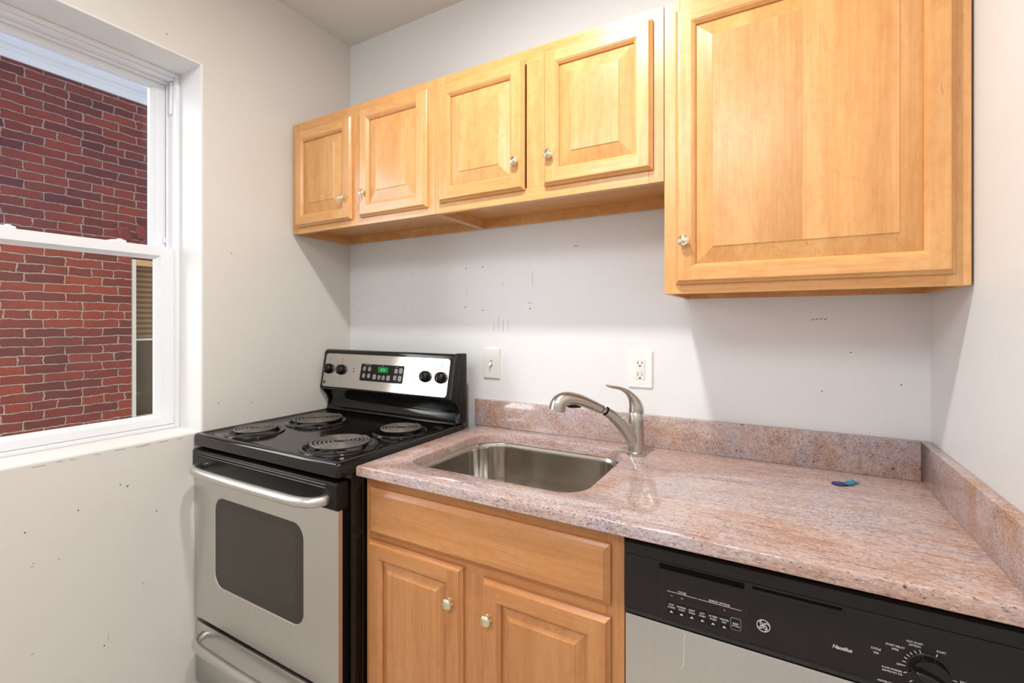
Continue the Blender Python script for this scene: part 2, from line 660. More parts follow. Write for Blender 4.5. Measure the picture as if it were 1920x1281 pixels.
def fill_with_holes(mb, outer, holes):
    """planar face with holes; loops of existing BMVerts"""
    es = []
    for lp in [outer] + holes:
        n = len(lp)
        for i in range(n):
            a, b = lp[i], lp[(i + 1) % n]
            e = mb.bm.edges.get((a, b)) or mb.bm.edges.new((a, b))
            es.append(e)
    r = bmesh.ops.triangle_fill(mb.bm, use_beauty=True, use_dissolve=False, edges=es)
    for x in r['geom']:
        if isinstance(x, bmesh.types.BMFace):
            x.material_index = mb.mi


# ------------------------------------------------------------------ room shell
XL, XR, YB, H = -0.005, 2.1628, -3.4, 2.6763
# left wall with the window opening, a thick plastered reveal
WY0, WY1, WZ0, WZ1 = -1.62, -0.6816, 0.934, 2.263
b = MB()
wx = XL - 0.30
A = [(YB, 0), (0.1, 0), (0.1, H), (YB, H)]
ring = [(WY0, WZ0), (WY1, WZ0), (WY1, WZ1), (WY0, WZ1)]
for x in (XL, wx):
    o4 = [b.bm.verts.new((x, p[0], p[1])) for p in A]
    i4 = [b.bm.verts.new((x, p[0], p[1])) for p in ring]
    for k in range(4):
        b.face([o4[k], o4[(k + 1) % 4], i4[(k + 1) % 4], i4[k]], 0)
    if x == XL:
        front = (o4, i4)
    else:
        back = (o4, i4)
for k in range(4):
    b.face([front[0][k], front[0][(k + 1) % 4], back[0][(k + 1) % 4], back[0][k]], 0)
    b.face([front[1][k], front[1][(k + 1) % 4], back[1][(k + 1) % 4], back[1][k]], 1)
b.bm.edges.ensure_lookup_table()
es = [b.bm.edges.get((front[1][k], front[1][(k + 1) % 4])) for k in range(4)]
r = bmesh.ops.bevel(b.bm, geom=es, offset=0.006, segments=3, affect='EDGES', profile=0.5)
for f in r['faces']:
    f.material_index = 1
wall_left = struct('wall_left', b, ['wall_left', 'reveal'], 'scuffed off-white plaster wall with the window, left of the stove', 'wall')
b = MB().box(XL - 0.3, XR + 0.12, 0.0, 0.12, 0, H)
wall_back = struct('wall_back', b, 'wall', 'white painted wall behind the stove, sink and cabinets', 'wall')
b = MB().box(XR, XR + 0.12, YB, 0.0, 0, H)
struct('wall_right', b, 'wall', 'white painted wall at the right end of the countertop', 'wall')
b = MB().box(XL - 0.3, XR + 0.12, YB - 0.12, YB, 0, H)
struct('wall_rear', b, 'wall', 'plain white wall behind the viewpoint', 'wall')
b = MB().box(XL - 0.3, XR + 0.12, YB - 0.12, 0.12, H, H + 0.1)
struct('ceiling', b, 'ceiling', 'flat white ceiling above the cabinets', 'ceiling')
b = MB().box(XL - 0.3, XR + 0.12, YB - 0.12, 0.12, -0.1, 0)
struct('floor', b, 'floor', 'pale sheet floor under the stove', 'floor')

# wear on the back wall: screw holes, scratches and scuffs
b = MB()
holes = [(0.0561, 1.5426), (0.0536, 1.3856), (0.3389, 1.5471), (0.3882, 1.549), (0.3389, 1.387), (0.386, 1.3875), (0.6829, 1.5531),
         (0.7668, 1.5548), (0.6811, 1.392), (0.768, 1.3782), (0.9846, 1.5534), (0.9846, 1.3815), (0.1071, 1.3183), (0.6891, 1.3196),
         (0.0452, 1.3141), (1.9251, 1.131), (1.9924, 1.2447), (2.103, 1.161)]
for i, (x, z) in enumerate(holes):
    b.lathe((x, 0, z), [(0.0026 if i in (6, 7, 8, 9, 11) else 0.0017, 0.0), (0.0015, 0.0006)], 10, (0, -1, 0))
for x, z0, z1 in [(0.9946, 1.5176, 1.4706), (0.8426, 1.3542, 1.2955), (0.8642, 1.3395, 1.2933), (0.8861, 1.3394, 1.2935), (0.8207, 1.3298, 1.2953),
                  (0.6891, 1.4723, 1.4392), (0.8636, 1.4903, 1.4709)]:
    b.mi = 1
    b.bar((x, 0, z0), (x + 0.0005, 0, z1), 0.0011, 0.0004)
pts = [(0.976, 0, 1.402), (0.980, 0, 1.4045), (0.986, 0, 1.4045), (0.991, 0, 1.4015)]
for p, q in zip(pts, pts[1:]):
    b.bar(p, q, 0.0022, 0.0004)
for k in range(4):
    b.bar((1.163 + 0.006 * k, 0, 1.604 + 0.003 * (k % 2)), (1.174 + 0.004 * k, 0, 1.612 - 0.002 * k), 0.0016, 0.0004)
    b.bar((1.900 + 0.010 * k, 0, 1.3355 + 0.0018 * (k % 3)), (1.907 + 0.010 * k, 0, 1.3372 + 0.001 * k), 0.003, 0.0004)
obj('wall_scuffs', b, ['hole', 'scuff'], wall_back, 'dark screw holes and thin scratches')
b = MB()
for y, z in [(-0.792, 2.3163), (-0.5722, 1.5933), (-0.9039, 0.8023), (-0.8221, 0.6913), (-0.4948, 1.0103), (-0.6214, 1.0272), (-1.0253, 0.766), (-1.1394, 0.7438), (-0.6517, 0.3253), (-0.9629, 0.324), (-0.9221, 0.8113)]:
    b.lathe((XL, y, z), [(0.0021, 0), (0.0012, 0.0006)], 8, (1, 0, 0))
b.mi = 1
for (y0, z0), (y1, z1) in [((-0.9508, 0.350), (-0.9535, 0.338)), ((-0.899, 0.806), (-0.9039, 0.798)), ((-1.066, 0.640), (-1.072, 0.637)), ((-1.122, 0.642), (-1.128, 0.643)), ((-1.128, 0.396), (-1.121, 0.399)),
                           ((-1.125, 0.652), (-1.120, 0.650)), ((-0.862, 0.472), (-0.859, 0.463)), ((-0.823, 0.699), (-0.821, 0.690))]:
    b.bar((XL, y0, z0), (XL, y1, z1), 0.0018, 0.0004, (1, 0, 0))
# chipped paint along the sill edge
for k in range(9):
    y = -1.12 + 0.045 * k + random.uniform(-0.015, 0.015)
    b.bar((XL, y, 0.9245 + random.uniform(-0.004, 0.001)), (XL, y + random.uniform(0.012, 0.035), 0.924 + random.uniform(-0.004, 0.002)), 0.0014, 0.0005, (1, 0, 0))
obj('wall_scuffs', b, ['hole', 'scuff'], wall_left, 'small dark nicks and scuffs')

# ------------------------------------------------------------------ window
win = thing('window_1', 'white double-hung window in the left wall facing a brick house', 'window', (-0.2, -1.15, 0.934))
win['kind'] = 'structure'
FX = -0.145 + XL      # room-side face of the frame
fo = 0.0156           # frame face width
b = MB()
for (y0, y1, z0, z1) in ((WY1 - fo, WY1 - 0.0005, WZ0 + 0.0005, WZ1 - 0.0005), (WY0 + 0.0005, WY0 + fo, WZ0 + 0.0005, WZ1 - 0.0005),
                         (WY0 + fo, WY1 - fo, WZ1 - fo, WZ1 - 0.0005), (WY0 + fo, WY1 - fo, WZ0 + 0.0005, WZ0 + 0.012)):
    b.box(FX - 0.12, FX, y0, y1, z0, z1, 0.0015)
# stepped head and jamb stops between the two sash tracks
b.box(FX - 0.058, FX - 0.050, WY1 - fo - 0.008, WY1 - fo, WZ0 + 0.02, WZ1 - fo, 0.001)
b.box(FX - 0.058, FX - 0.050, WY0 + fo, WY0 + fo + 0.008, WZ0 + 0.02, WZ1 - fo, 0.001)
b.box(FX - 0.045, FX - 0.012, WY0 + fo, WY1 - fo, WZ1 - fo - 0.010, WZ1 - fo, 0.002)
b.box(FX - 0.058, FX - 0.045, WY0 + fo, WY1 - fo, WZ1 - fo - 0.018, WZ1 - fo, 0.001)
obj('window_frame', b, 'vinyl', win)
b = MB().box(FX - 0.040, FX - 0.022, WY1 - fo - 0.006, WY1 - fo - 0.0005, 2.115, WZ1 - fo - 0.012, 0.001)
obj('sash_stop', b, 'vinyl', win)


def sash(name, x_front, thick, y0, y1, z0, z1, st, top, bot, gmat):
    """frame with bevelled glazing beads, one mesh; its pane is a sub-part"""
    b = MB()
    def rect(x, iy, it, ib):
        return [(x, y0 + iy, z0 + ib), (x, y1 - iy, z0 + ib), (x, y1 - iy, z1 - it), (x, y0 + iy, z1 - it)]
    xb = x_front - thick
    e = 0.002
    rings = [rect(xb, 0, 0, 0), rect(x_front - e, 0, 0, 0), rect(x_front, e, e, e), rect(x_front, st - 0.014, top - 0.012, bot - 0.012),
             rect(x_front - 0.004, st - 0.012, top - 0.010, bot - 0.010), rect(x_front - 0.016, st, top, bot), rect(xb, st, top, bot), rect(xb, 0, 0, 0)]
    b.loops(rings)
    o = obj(name, b, 'vinyl', win, smooth=20)
    b = MB().box(x_front - 0.0185, x_front - 0.0165, y0 + st - 0.004, y1 - st + 0.004, z0 + bot - 0.004, z1 - top + 0.004)
    obj('glass_pane', b, gmat, o)
    return o


ysl0, ysl1 = WY0 + fo + 0.001, WY1 - fo - 0.001
up = sash('upper_sash', FX - 0.062, 0.034, ysl0 + 0.004, ysl1 - 0.004, 1.568, 2.236, 0.046, 0.028, 0.040, 'glass_upper')
lo = sash('lower_sash', FX - 0.018, 0.031, ysl0, WY1 - 0.0105, 0.9468, 1.609, 0.059, 0.046, 0.040, 'glass_lower')
for yc in (-0.868, -1.142):
    b = MB()
    b.prism([(yc - 0.028, 1.6095), (yc + 0.028, 1.6095), (yc + 0.026, 1.617), (yc + 0.006, 1.6185), (yc - 0.022, 1.613)], FX - 0.044, FX - 0.024, 'x', 0.0015)
    b.lathe((FX - 0.034, yc + 0.012, 1.617), [(0.008, 0), (0.008, 0.003), (0.005, 0.0045)], 16)
    obj('sash_lock', b, 'vinyl', lo)
b = MB().box(FX - 0.070, FX - 0.0605, ysl1 - 0.0045, ysl1 - 0.0005, 1.612, 2.236)  # added strip draws the dark gap between upper sash and jamb
obj('sash_gap_strip', b, 'scuff', up, 'thin grey strip standing for the dark gap beside the sash')
b = MB().box(FX - 0.060, FX - 0.055, ysl1 - 0.014, ysl1 - 0.007, 1.63, 1.652, 0.001)
obj('tilt_latch', b, 'vinyl', up)

# ------------------------------------------------------------------ the brick house outside
NX = -2.9
house = thing('brick_house', 'red brick house with white cornice seen through the window', 'building', (NX, 0.0, -0.5))
b = MB()
ny0, ny1 = 0.2427, 1.15
b.box(NX - 0.2, NX, -3.6, ny0, -0.5, 3.205)
b.box(NX - 0.2, NX, ny1, 3.0, -0.5, 3.205)
b.box(NX - 0.2, NX, ny0, ny1, 1.87, 3.205)
b.box(NX - 0.2, NX, ny0, ny1, -0.5, 0.49)
obj('brick_wall', b, 'brick', house)
b = MB()
prof = [(-3.1, 3.19), (-2.885, 3.19), (-2.875, 3.205), (-2.875, 3.235), (-2.862, 3.245), (-2.862, 3.262), (-2.84, 3.275), (-2.84, 3.335), (-2.825, 3.345), (-2.815, 3.36), (-3.1, 3.36)]
b.prism([(p[0], p[1]) for p in prof], -3.6, 3.0, 'y')
obj('cornice', b, 'cornice', house)
b = MB()
gp = [(-2.98, 3.36), (-2.80, 3.36), (-2.765, 3.375), (-2.755, 3.41), (-2.74, 3.43), (-2.72, 3.47), (-2.72, 3.50), (-2.98, 3.50)]
b.prism(gp, -3.6, 3.0, 'y')
obj('gutter', b, 'gutter', house, 'pale blue painted gutter')
b = MB()      # rowlock arch over the neighbouring window
for row in range(2):
    for k in range(9):
        a = -0.34 + 0.085 * k
        cy, cz, R0 = 0.70, 0.755, 1.265 + row * 0.125
        y0 = cy + (R0) * sin(a * 1.05) * 1.05
        z0 = cz + R0 * cos(a)
        c, s_ = cos(a), sin(a)
        hw, hh = 0.043, 0.056
        q = [(y0 + u * c + v * s_, z0 - u * s_ + v * c) for u, v in ((-hw, -hh), (hw, -hh), (hw, hh), (-hw, hh))]
        b.prism(q, NX + 0.001, NX + 0.006, 'x', 0.003)
t = NT('arch_brick')
nn = t.noise(t.coords((6, 6, 6), seed=False), 2.0, 3)
t.l(t.ramp(nn, [(0.3, srgb(104, 48, 42)), (0.7, srgb(146, 64, 52))]), t.b.inputs['Base Color'])
t.set(Roughness=0.9)
obj('brick_arch', b, t.m, house)
b = MB()
b.box(NX - 0.10, NX - 0.004, ny0 + 0.001, ny0 + 0.033, 0.50, 1.862)
b.box(NX - 0.10, NX - 0.004, ny1 - 0.033, ny1 - 0.001, 0.50, 1.862)
b.box(NX - 0.10, NX - 0.004, ny0 + 0.001, ny1 - 0.001, 0.491, 0.53)
b.mi = 1
b.box(NX - 0.10, NX - 0.002, ny0 + 0.033, ny1 - 0.033, 1.812, 1.862)
nw = obj('house_window', b, ['sash_line', 'tan'], house, 'narrow pale frame with a tan timber head')
b = MB().box(NX - 0.075, NX - 0.070, ny0 + 0.033, ny1 - 0.033, 1.19, 1.812)
obj('blind', b, 'blind', nw)
b = MB().box(NX - 0.070, NX - 0.060, ny0 + 0.033, ny1 - 0.033, 1.172, 1.19)
obj('meeting_rail', b, 'sash_line', nw)
b = MB().box(NX - 0.075, NX - 0.070, ny0 + 0.033, ny1 - 0.033, 0.53, 1.172)
obj('pane', b, 'dark_pane', nw)

# ------------------------------------------------------------------ cabinet doors
KN = 0


def knob(parent, x, z, yface):
    b = MB()
    b.lathe((x, yface, z), [(0.0100, 0), (0.0100, 0.0015), (0.006, 0.003), (0.0055, 0.008), (0.009, 0.0105), (0.0132, 0.0128), (0.0142, 0.0152),
                            (0.0136, 0.0170), (0.0114, 0.0180), (0.0104, 0.0174), (0.0085, 0.0192), (0.005, 0.0206), (0.0, 0.0210)], 32, (0, -1, 0))
    return obj('knob', b, 'brass', parent, smooth=50)


def panel_door(parent, x0, x1, z0, z1, yback, th, stile, rail, mats, two=False, bevel=0.040):
    """raised panel door: mats = upright, level grain (and warm upright for a two-board panel)"""
    b = MB()
    Wd, Hd = x1 - x0, z1 - z0
    yf = yback - th
    def rect(i, d, iz=None):
        iz = i if iz is None else iz
        return [(x0 + i, d, z0 + iz), (x1 - i, d, z0 + iz), (x1 - i, d, z1 - iz), (x0 + i, d, z1 - iz)]
    def ring(r0, r1):
        V0 = [b.bm.verts.new(p) for p in r0]
        V1 = [b.bm.verts.new(p) for p in r1]
        for k in range(4):
            b.face([V0[k], V0[(k + 1) % 4], V1[(k + 1) % 4], V1[k]], 1 if k % 2 == 0 else 0)
    outer = [rect(0, yback), rect(0, yback - th * 0.42), rect(0.0025, yback - th * 0.52), rect(0.0065, yback - th * 0.80), rect(0.0085, yback - th * 0.97), rect(0.011, yf)]
    for r0, r1 in zip(outer, outer[1:]):
        ring(r0, r1)
    # flat frame, butt jointed
    a, sI, rI = 0.011, stile - 0.010, rail - 0.010
    def quad(xa, xb, za, zb, mi):
        b.face([b.bm.verts.new(p) for p in ((xa, yf, za), (xb, yf, za), (xb, yf, zb), (xa, yf, zb))], mi)
    quad(x0 + a, x0 + sI, z0 + a, z1 - a, 0)
    quad(x1 - sI, x1 - a, z0 + a, z1 - a, 0)
    quad(x0 + sI, x1 - sI, z0 + a, z0 + rI, 1)
    quad(x0 + sI, x1 - sI, z1 - rI, z1 - a, 1)
    inner = [rect(sI, yf, rI), rect(sI + 0.0015, yf + 0.0015, rI + 0.0015), rect(sI + 0.003, yf + 0.0018, rI + 0.003), rect(sI + 0.007, yf + 0.0055, rI + 0.007), rect(stile, yf + 0.0085, rail), rect(stile, yf + 0.0135, rail)]
    for r0, r1 in zip(inner, inner[1:]):
        ring(r0, r1)
    b.face([b.bm.verts.new(p) for p in rect(0, yback)], 0)
    d = obj('door', b, [mats[0], mats[1]], parent, smooth=25, recalc=False)
    # raised panel
    b = MB()
    bev = min(bevel, 0.12 * min(Wd, Hd))
    rr = [rect(stile - 0.001, yf + 0.0135, rail - 0.001), rect(stile + 0.001, yf + 0.0128, rail + 0.001), rect(stile + bev, yf + 0.0030, rail + bev), rect(stile + bev + 0.0015, yf + 0.0012, rail + bev + 0.0015)]
    for r0, r1 in zip(rr, rr[1:]):
        V0 = [b.bm.verts.new(p) for p in r0]
        V1 = [b.bm.verts.new(p) for p in r1]
        for k in range(4):
            b.face([V0[k], V0[(k + 1) % 4], V1[(k + 1) % 4], V1[k]], 0)
    q = rr[-1]
    if two:
        xm = x0 + Wd * 0.515
        b.face([b.bm.verts.new(p) for p in (q[0], (xm, q[0][1], q[0][2]), (xm, q[0][1], q[2][2]), q[3])], 1)
        b.face([b.bm.verts.new(p) for p in ((xm, q[0][1], q[0][2]), q[1], q[2], (xm, q[0][1], q[2][2]))], 0)
    else:
        b.face([b.bm.verts.new(p) for p in q], 0)
    obj('raised_panel', b, [mats[0], mats[2] if len(mats) > 2 else mats[0]], d, smooth=12, recalc=False)
    return d


def upper_cabinet(label, x0, x1, z0, z1, doors):
    t = thing('wall_cabinet', label, 'cabinet', ((x0 + x1) / 2, -0.002, z0), 'maple wall cabinets')
    yb, yf = -0.003, -0.2965
    b = MB()     # sides, recessed bottom, top, back rail
    b.mi = 0
    b.box(x0, x0 + 0.013, yf, yb, z0, z1)
    b.box(x1 - 0.013, x1, yf, yb, z0, z1)
    b.box(x0 + 0.013, x1 - 0.013, yb - 0.016, yb, z0, z1)
    b.mi = 1
    b.box(x0 + 0.013, x1 - 0.013, yf, yb - 0.016, z0 + 0.034, z0 + 0.046)
    b.box(x0 + 0.013, x1 - 0.013, yf, yb - 0.016, z1 - 0.016, z1 - 0.003)
    obj('carcass', b, ['my', 'mh'], t, smooth=0)
    b = MB()
    ff = -0.3155
    s = 0.040
    xs = [x0] + [c for c in doors.get('mullions', [])] + [x1]
    b.mi = 0
    b.box(x0, x0 + s, ff, yf, z0, z1, 0.0008, 1)
    b.box(x1 - s, x1, ff, yf, z0, z1, 0.0008, 1)
    for c in doors.get('mullions', []):
        b.box(c - 0.030, c + 0.030, ff, yf, z0 + 0.04, z1 - 0.045, 0.0004, 1)
    b.mi = 1
    b.box(x0 + s, x1 - s, ff, yf, z1 - 0.045, z1, 0.0004, 1)
    b.box(x0 + s, x1 - s, ff, yf, z0, z0 + 0.040, 0.0004, 1)
    obj('face_frame', b, ['mv', 'mh'], t, smooth=0)
    for (a, c, za, zb, kx, kz, two) in doors['doors']:
        d = panel_door(t, a, c, za, zb, ff - 0.0003, 0.019, 0.050, 0.050, ('mv', 'mh', 'mv2'), two)
        knob(d, kx, kz, ff - 0.0193)
    return t


upper_cabinet('short two-door maple wall cabinet above the stove, against the window wall', 0.002, 0.7755, 1.706, 2.1765,
              dict(mullions=[0.3925], doors=[(0.0332, 0.3691, 1.7315, 2.135, 0.335, 1.8150, False), (0.4159, 0.7465, 1.7325, 2.147, 0.4475, 1.8180, False)]))
upper_cabinet('short two-door maple wall cabinet above the sink, middle one of three', 0.7765, 1.5500, 1.706, 2.1765,
              dict(mullions=[1.166], doors=[(0.8005, 1.1323, 1.7405, 2.1445, 1.1075, 1.8270, False), (1.1996, 1.5227, 1.7405, 2.145, 1.2225, 1.8280, False)]))
upper_cabinet('tall single-door maple wall cabinet hanging lower at the right end', 1.5515, 2.1580, 1.404, 2.1765,
              dict(doors=[(1.5815, 2.1314, 1.4290, 2.1440, 1.6055, 1.5385, True)]))

# ------------------------------------------------------------------ base cabinet under the sink
x0, x1 = 0.7575, 1.5285
t = thing('base_cabinet', 'maple sink base cabinet with two doors between stove and dishwasher', 'cabinet', ((x0 + x1) / 2, -0.3, 0))
b = MB()
b.mi = 0
b.box(x0, x0 + 0.016, -0.591, -0.01, 0.0, 0.8825)
b.box(x1 - 0.016, x1, -0.591, -0.01, 0.0, 0.8825)
b.box(x0 + 0.016, x1 - 0.016, -0.022, -0.01, 0.10, 0.70)
b.mi = 1
b.box(x0 + 0.016, x1 - 0.016, -0.591, -0.022, 0.10, 0.116)
b.box(x0 + 0.016, x1 - 0.016, -0.545, -0.53, 0.0, 0.10)
obj('carcass', b, ['bv', 'bh'], t, smooth=0)
b = MB()
ff, fb = -0.610, -0.591
b.mi = 0
b.box(x0, x0 + 0.040, ff, fb, 0.10, 0.8825, 0.0008, 1)
b.box(x1 - 0.040, x1, ff, fb, 0.10, 0.8825, 0.0008, 1)
b.box(1.106, 1.176, ff, fb, 0.145, 0.685, 0.0004, 1)
b.mi = 1
b.box(x0 + 0.04, x1 - 0.04, ff, fb, 0.835, 0.8825, 0.0004, 1)
b.box(x0 + 0.04, x1 - 0.04, ff, fb, 0.685, 0.730, 0.0004, 1)
b.box(x0 + 0.04, x1 - 0.04, ff, fb, 0.10, 0.145, 0.0004, 1)
obj('face_frame', b, ['bv', 'bh'], t, smooth=0)
b = MB()
def drect(i, d):
    return [(0.7795 + i, d, 0.7150 + i), (1.4996 - i, d, 0.7150 + i), (1.4996 - i, d, 0.8480 - i), (0.7795 + i, d, 0.8480 - i)]
b.loops([drect(0, ff - 0.0003), drect(0, ff - 0.008), drect(0.003, ff - 0.0095), drect(0.010, ff - 0.0165), drect(0.013, ff - 0.019), ], True, True, True)
obj('drawer_front', b, 'bh', t, smooth=20)
d = panel_door(t, 0.7765, 1.1102, 0.125, 0.6970, ff - 0.0003, 0.019, 0.054, 0.054, ('bv', 'bh'), False, 0.024)
knob(d, 1.0770, 0.6060, ff - 0.0193)
d = panel_door(t, 1.1720, 1.4996, 0.125, 0.6885, ff - 0.0003, 0.019, 0.054, 0.054, ('bv', 'bh'), False, 0.024)
knob(d, 1.1940, 0.5995, ff - 0.0193)

# ------------------------------------------------------------------ countertop, upstands
cx0, cx1, cy0, cy1, cz0, cz1 = 0.7545, 2.1608, -0.6487, -0.002, 0.8845, 0.9140
b = MB()
def crect(i, z):
    return [Vector((cx0 + i, cy0 + i, z)), Vector((cx1 - i * 0, cy0 + i, z)), Vector((cx1, cy1, z)), Vector((cx0 + i, cy1, z))]
rings = []
for i, z in ((0.002, cz0), (0.0, cz0 + 0.002), (0.0, cz1 - 0.0045), (0.0012, cz1 - 0.0018), (0.0040, cz1)):
    rings.append(crect(i, z))
V = b.loops(rings)
sx0, sx1, sy0, sy1 = 0.855, 1.405, -0.553, -0.113
SR = (0.055, 0.075, 0.105, 0.105)
def sink_loop(i, z):
    return [(x, y, z) for x, y in rrect(sx0 + i, sx1 - i, sy0 + i, sy1 - i, tuple(r - i for r in SR), 10)]
Hh = b.loops([sink_loop(-0.003, cz1), sink_loop(-0.0008, cz1 - 0.001), sink_loop(0, cz1 - 0.004), sink_loop(0, cz0)])
fill_with_holes(b, V[-1], [Hh[0]])
fill_with_holes(b, V[0], [Hh[-1]])
counter = obj('countertop', b, 'granite_top', smooth=35)
counter['label'] = 'pink speckled granite countertop with a sink cutout'
counter['category'] = 'countertop'
b = MB().box(0.743, 2.1395, -0.0225, -0.0015, 0.9145, 1.0177, 0.0012, 2)
o = obj('backsplash', b, 'granite_splash')
o['label'] = 'long pink granite upstand along the back wall behind the faucet'
o['category'] = 'backsplash'
b = MB().box(2.1400, 2.1613, -0.6487, -0.0015, 0.9145, 1.0177, 0.0012, 2)
o = obj('backsplash', b, 'granite_splash')
o['label'] = 'short pink granite upstand along the right wall'
o['category'] = 'backsplash'

# ------------------------------------------------------------------ sink
t = thing('sink', 'stainless steel undermount sink set below the granite countertop', 'sink', (1.13, -0.333, 0.70))
b = MB()
def bowl(i, z, k=1.0):
    rr = tuple(max(r - i * k, 0.02) for r in SR)
    return [(x, y, z) for x, y in rrect(sx0 + i, sx1 - i, sy0 + i, sy1 - i, rr, 10)]
zt = cz0 - 0.0008
R = [bowl(-0.018, zt - 0.0015), bowl(-0.018, zt), bowl(-0.004, zt), bowl(-0.002, zt - 0.003), bowl(0.000, zt - 0.02), bowl(0.006, zt - 0.12), bowl(0.012, zt - 0.150),
     bowl(0.024, zt - 0.170), bowl(0.042, zt - 0.180), bowl(0.075, zt - 0.184, 0.5), bowl(0.14, zt - 0.187, 0.2), bowl(0.19, zt - 0.188, 0.2)]
b.loops(R, True, False, True)
obj('bowl', b, 'sink_steel', t, smooth=60)
b = MB().lathe((1.13, -0.333, zt - 0.1878), [(0.045, 0), (0.044, 0.002), (0.038, 0.0015), (0.036, 0.0006), (0.0, 0.0006)], 32)
obj('drain', b, 'nickel', t)

# ------------------------------------------------------------------ faucet
FB = Vector((1.430, -0.138, 0.9141))
fa = radians(225)
fd = Vector((cos(fa), sin(fa), 0))
fs = Vector((-sin(fa), cos(fa), 0))
def FP(s, z):
    return FB + fd * s + Vector((0, 0, z))
t = thing('faucet', 'brushed nickel pull-out faucet with lever standing behind the sink', 'faucet', FB)
b = MB().lathe(FB, [(0.0285, 0), (0.0290, 0.002), (0.0290, 0.0105), (0.0268, 0.0125), (0.0262, 0.0135)], 40)
obj('base_ring', b, 'nickel', t)
b = MB()
b.lathe(FB, [(0.0258, 0.0136), (0.0252, 0.022), (0.0240, 0.06), (0.0238, 0.10), (0.0238, 0.1335), (0.0230, 0.1345)], 40)
P = spline([(0.000, 0.030, 0.0215), (0.011, 0.046, 0.0220), (0.0238, 0.0652, 0.0218), (0.0496, 0.0970, 0.0200), (0.0753, 0.1216, 0.0172), (0.1032, 0.1415, 0.0140)], 8)
b.sweep([FP(p[0], p[1]) for p in P], [p[2] for p in P], 28, fs)
obj('body', b, 'nickel', t, smooth=50)
b = MB()
dv = Vector((fd.x * 0.86, fd.y * 0.86, 0.50)).normalized()
c0 = FP(0.1032, 0.1415)
b.sweep([c0, c0 + dv * 0.0022], 0.0143, 28, fs)
b.sweep([FP(0.1208, 0.1490) - dv * 0.0024, FP(0.1208, 0.1490)], 0.0143, 28, fs)
obj('seal_ring', b, 'matte_black', t)
b = MB().sweep([c0, FP(0.122, 0.1496)], 0.0105, 24, fs)
obj('hose_collar', b, 'nickel', t)
b = MB()
P = spline([(0.1208, 0.1490, 0.0145), (0.1507, 0.1630, 0.0158), (0.1852, 0.1775, 0.0178), (0.2180, 0.1850, 0.0200), (0.2420, 0.1840, 0.0222), (0.2585, 0.1730, 0.0240), (0.2640, 0.1530, 0.0240)], 8)
b.sweep([FP(p[0], p[1]) for p in P], [p[2] for p in P], 32, fs)
sp = obj('spray_head', b, 'nickel', t, smooth=50)
b = MB()
tip = FP(0.2640, 0.1530)
ax = (FP(0.2640, 0.1530) - FP(0.2605, 0.1660)).normalized()
b.lathe(tip, [(0.0212, -0.002), (0.0212, 0.0014), (0.0165, 0.0014), (0.0160, 0.0004), (0.0115, 0.0004), (0.0110, 0.0016), (0.0, 0.0016)], 32, ax)
obj('spray_face', b, 'coil', sp)
b = MB()
P = spline([(0.232, 0.1625, 0.002), (0.222, 0.1635, 0.0060), (0.206, 0.1630, 0.0065), (0.188, 0.1585, 0.002)], 6)
b.sweep([FP(p[0], p[1]) for p in P], [(p[2], p[2] * 1.6) for p in P], 16, fs)
obj('spray_button', b, 'black', sp)
b = MB()
P = spline([(-0.0005, 0.1352, 0.0232, 0.0234), (0.0005, 0.148, 0.0222, 0.0226), (0.0045, 0.163, 0.0190, 0.0200), (0.0138, 0.180, 0.0135, 0.0160), (0.0290, 0.1965, 0.0088, 0.0130), (0.0496, 0.2080, 0.0060, 0.0112),
            (0.0702, 0.2138, 0.0050, 0.0115), (0.0854, 0.2162, 0.0046, 0.0118), (0.0990, 0.2205, 0.0034, 0.0090), (0.1030, 0.2222, 0.0010, 0.003)], 8)
b.sweep([FP(p[0], p[1]) for p in P], [(p[2], p[3]) for p in P], 28, fs)
obj('lever', b, 'nickel', t, smooth=50)

# ------------------------------------------------------------------ tag on the counter
t = thing('plastic_tag', 'small dark blue oval tag with crumpled turquoise film on the granite countertop', 'tag', (1.955, -0.15, 0.9141))
b = MB()
ra = radians(15)
def el(k, r):
    return [(1.953 + (0.0185 * r * cos(a)) * cos(ra) - (0.0145 * r * sin(a)) * sin(ra), -0.1515 + (0.0185 * r * cos(a)) * sin(ra) + 0.0145 * r * sin(a) * cos(ra), 0.9141 + k) for a in [2 * pi * j / 28 for j in range(28)]]
b.loops([el(0, 0.97), el(0.001, 1), el(0.003, 1), el(0.0038, 0.94)], True, True, True)
obj('oval_disc', b, 'navy', t)
b = MB()
nu, nv = 9, 6
rows = []
for i in range(nu):
    u = i / (nu - 1)
    row = []
    for j in range(nv):
        v = j / (nv - 1) - 0.5
        wdt = 0.030 * (0.55 + 1.0 * sin(pi * min(u * 0.9 + 0.12, 1))) * (1 - 0.75 * u ** 3)
        x = 1.966 + 0.030 * u + 0.004 * v
        y = -0.146 + 0.024 * u + wdt * v * 0.9
        z = 0.9147 + 0.0035 * abs(sin(7 * u + 9 * v)) + random.uniform(0, 0.0016) + (0.002 if i < 6 else 0)
        row.append((x, y, z))
    rows.append(row)
Vt = b.loops(rows, False)
r = bmesh.ops.solidify(b.bm, geom=b.bm.faces[:], thickness=0.0004)
obj('film_tail', b, 'cyan', t, 'crumpled turquoise film', smooth=15)

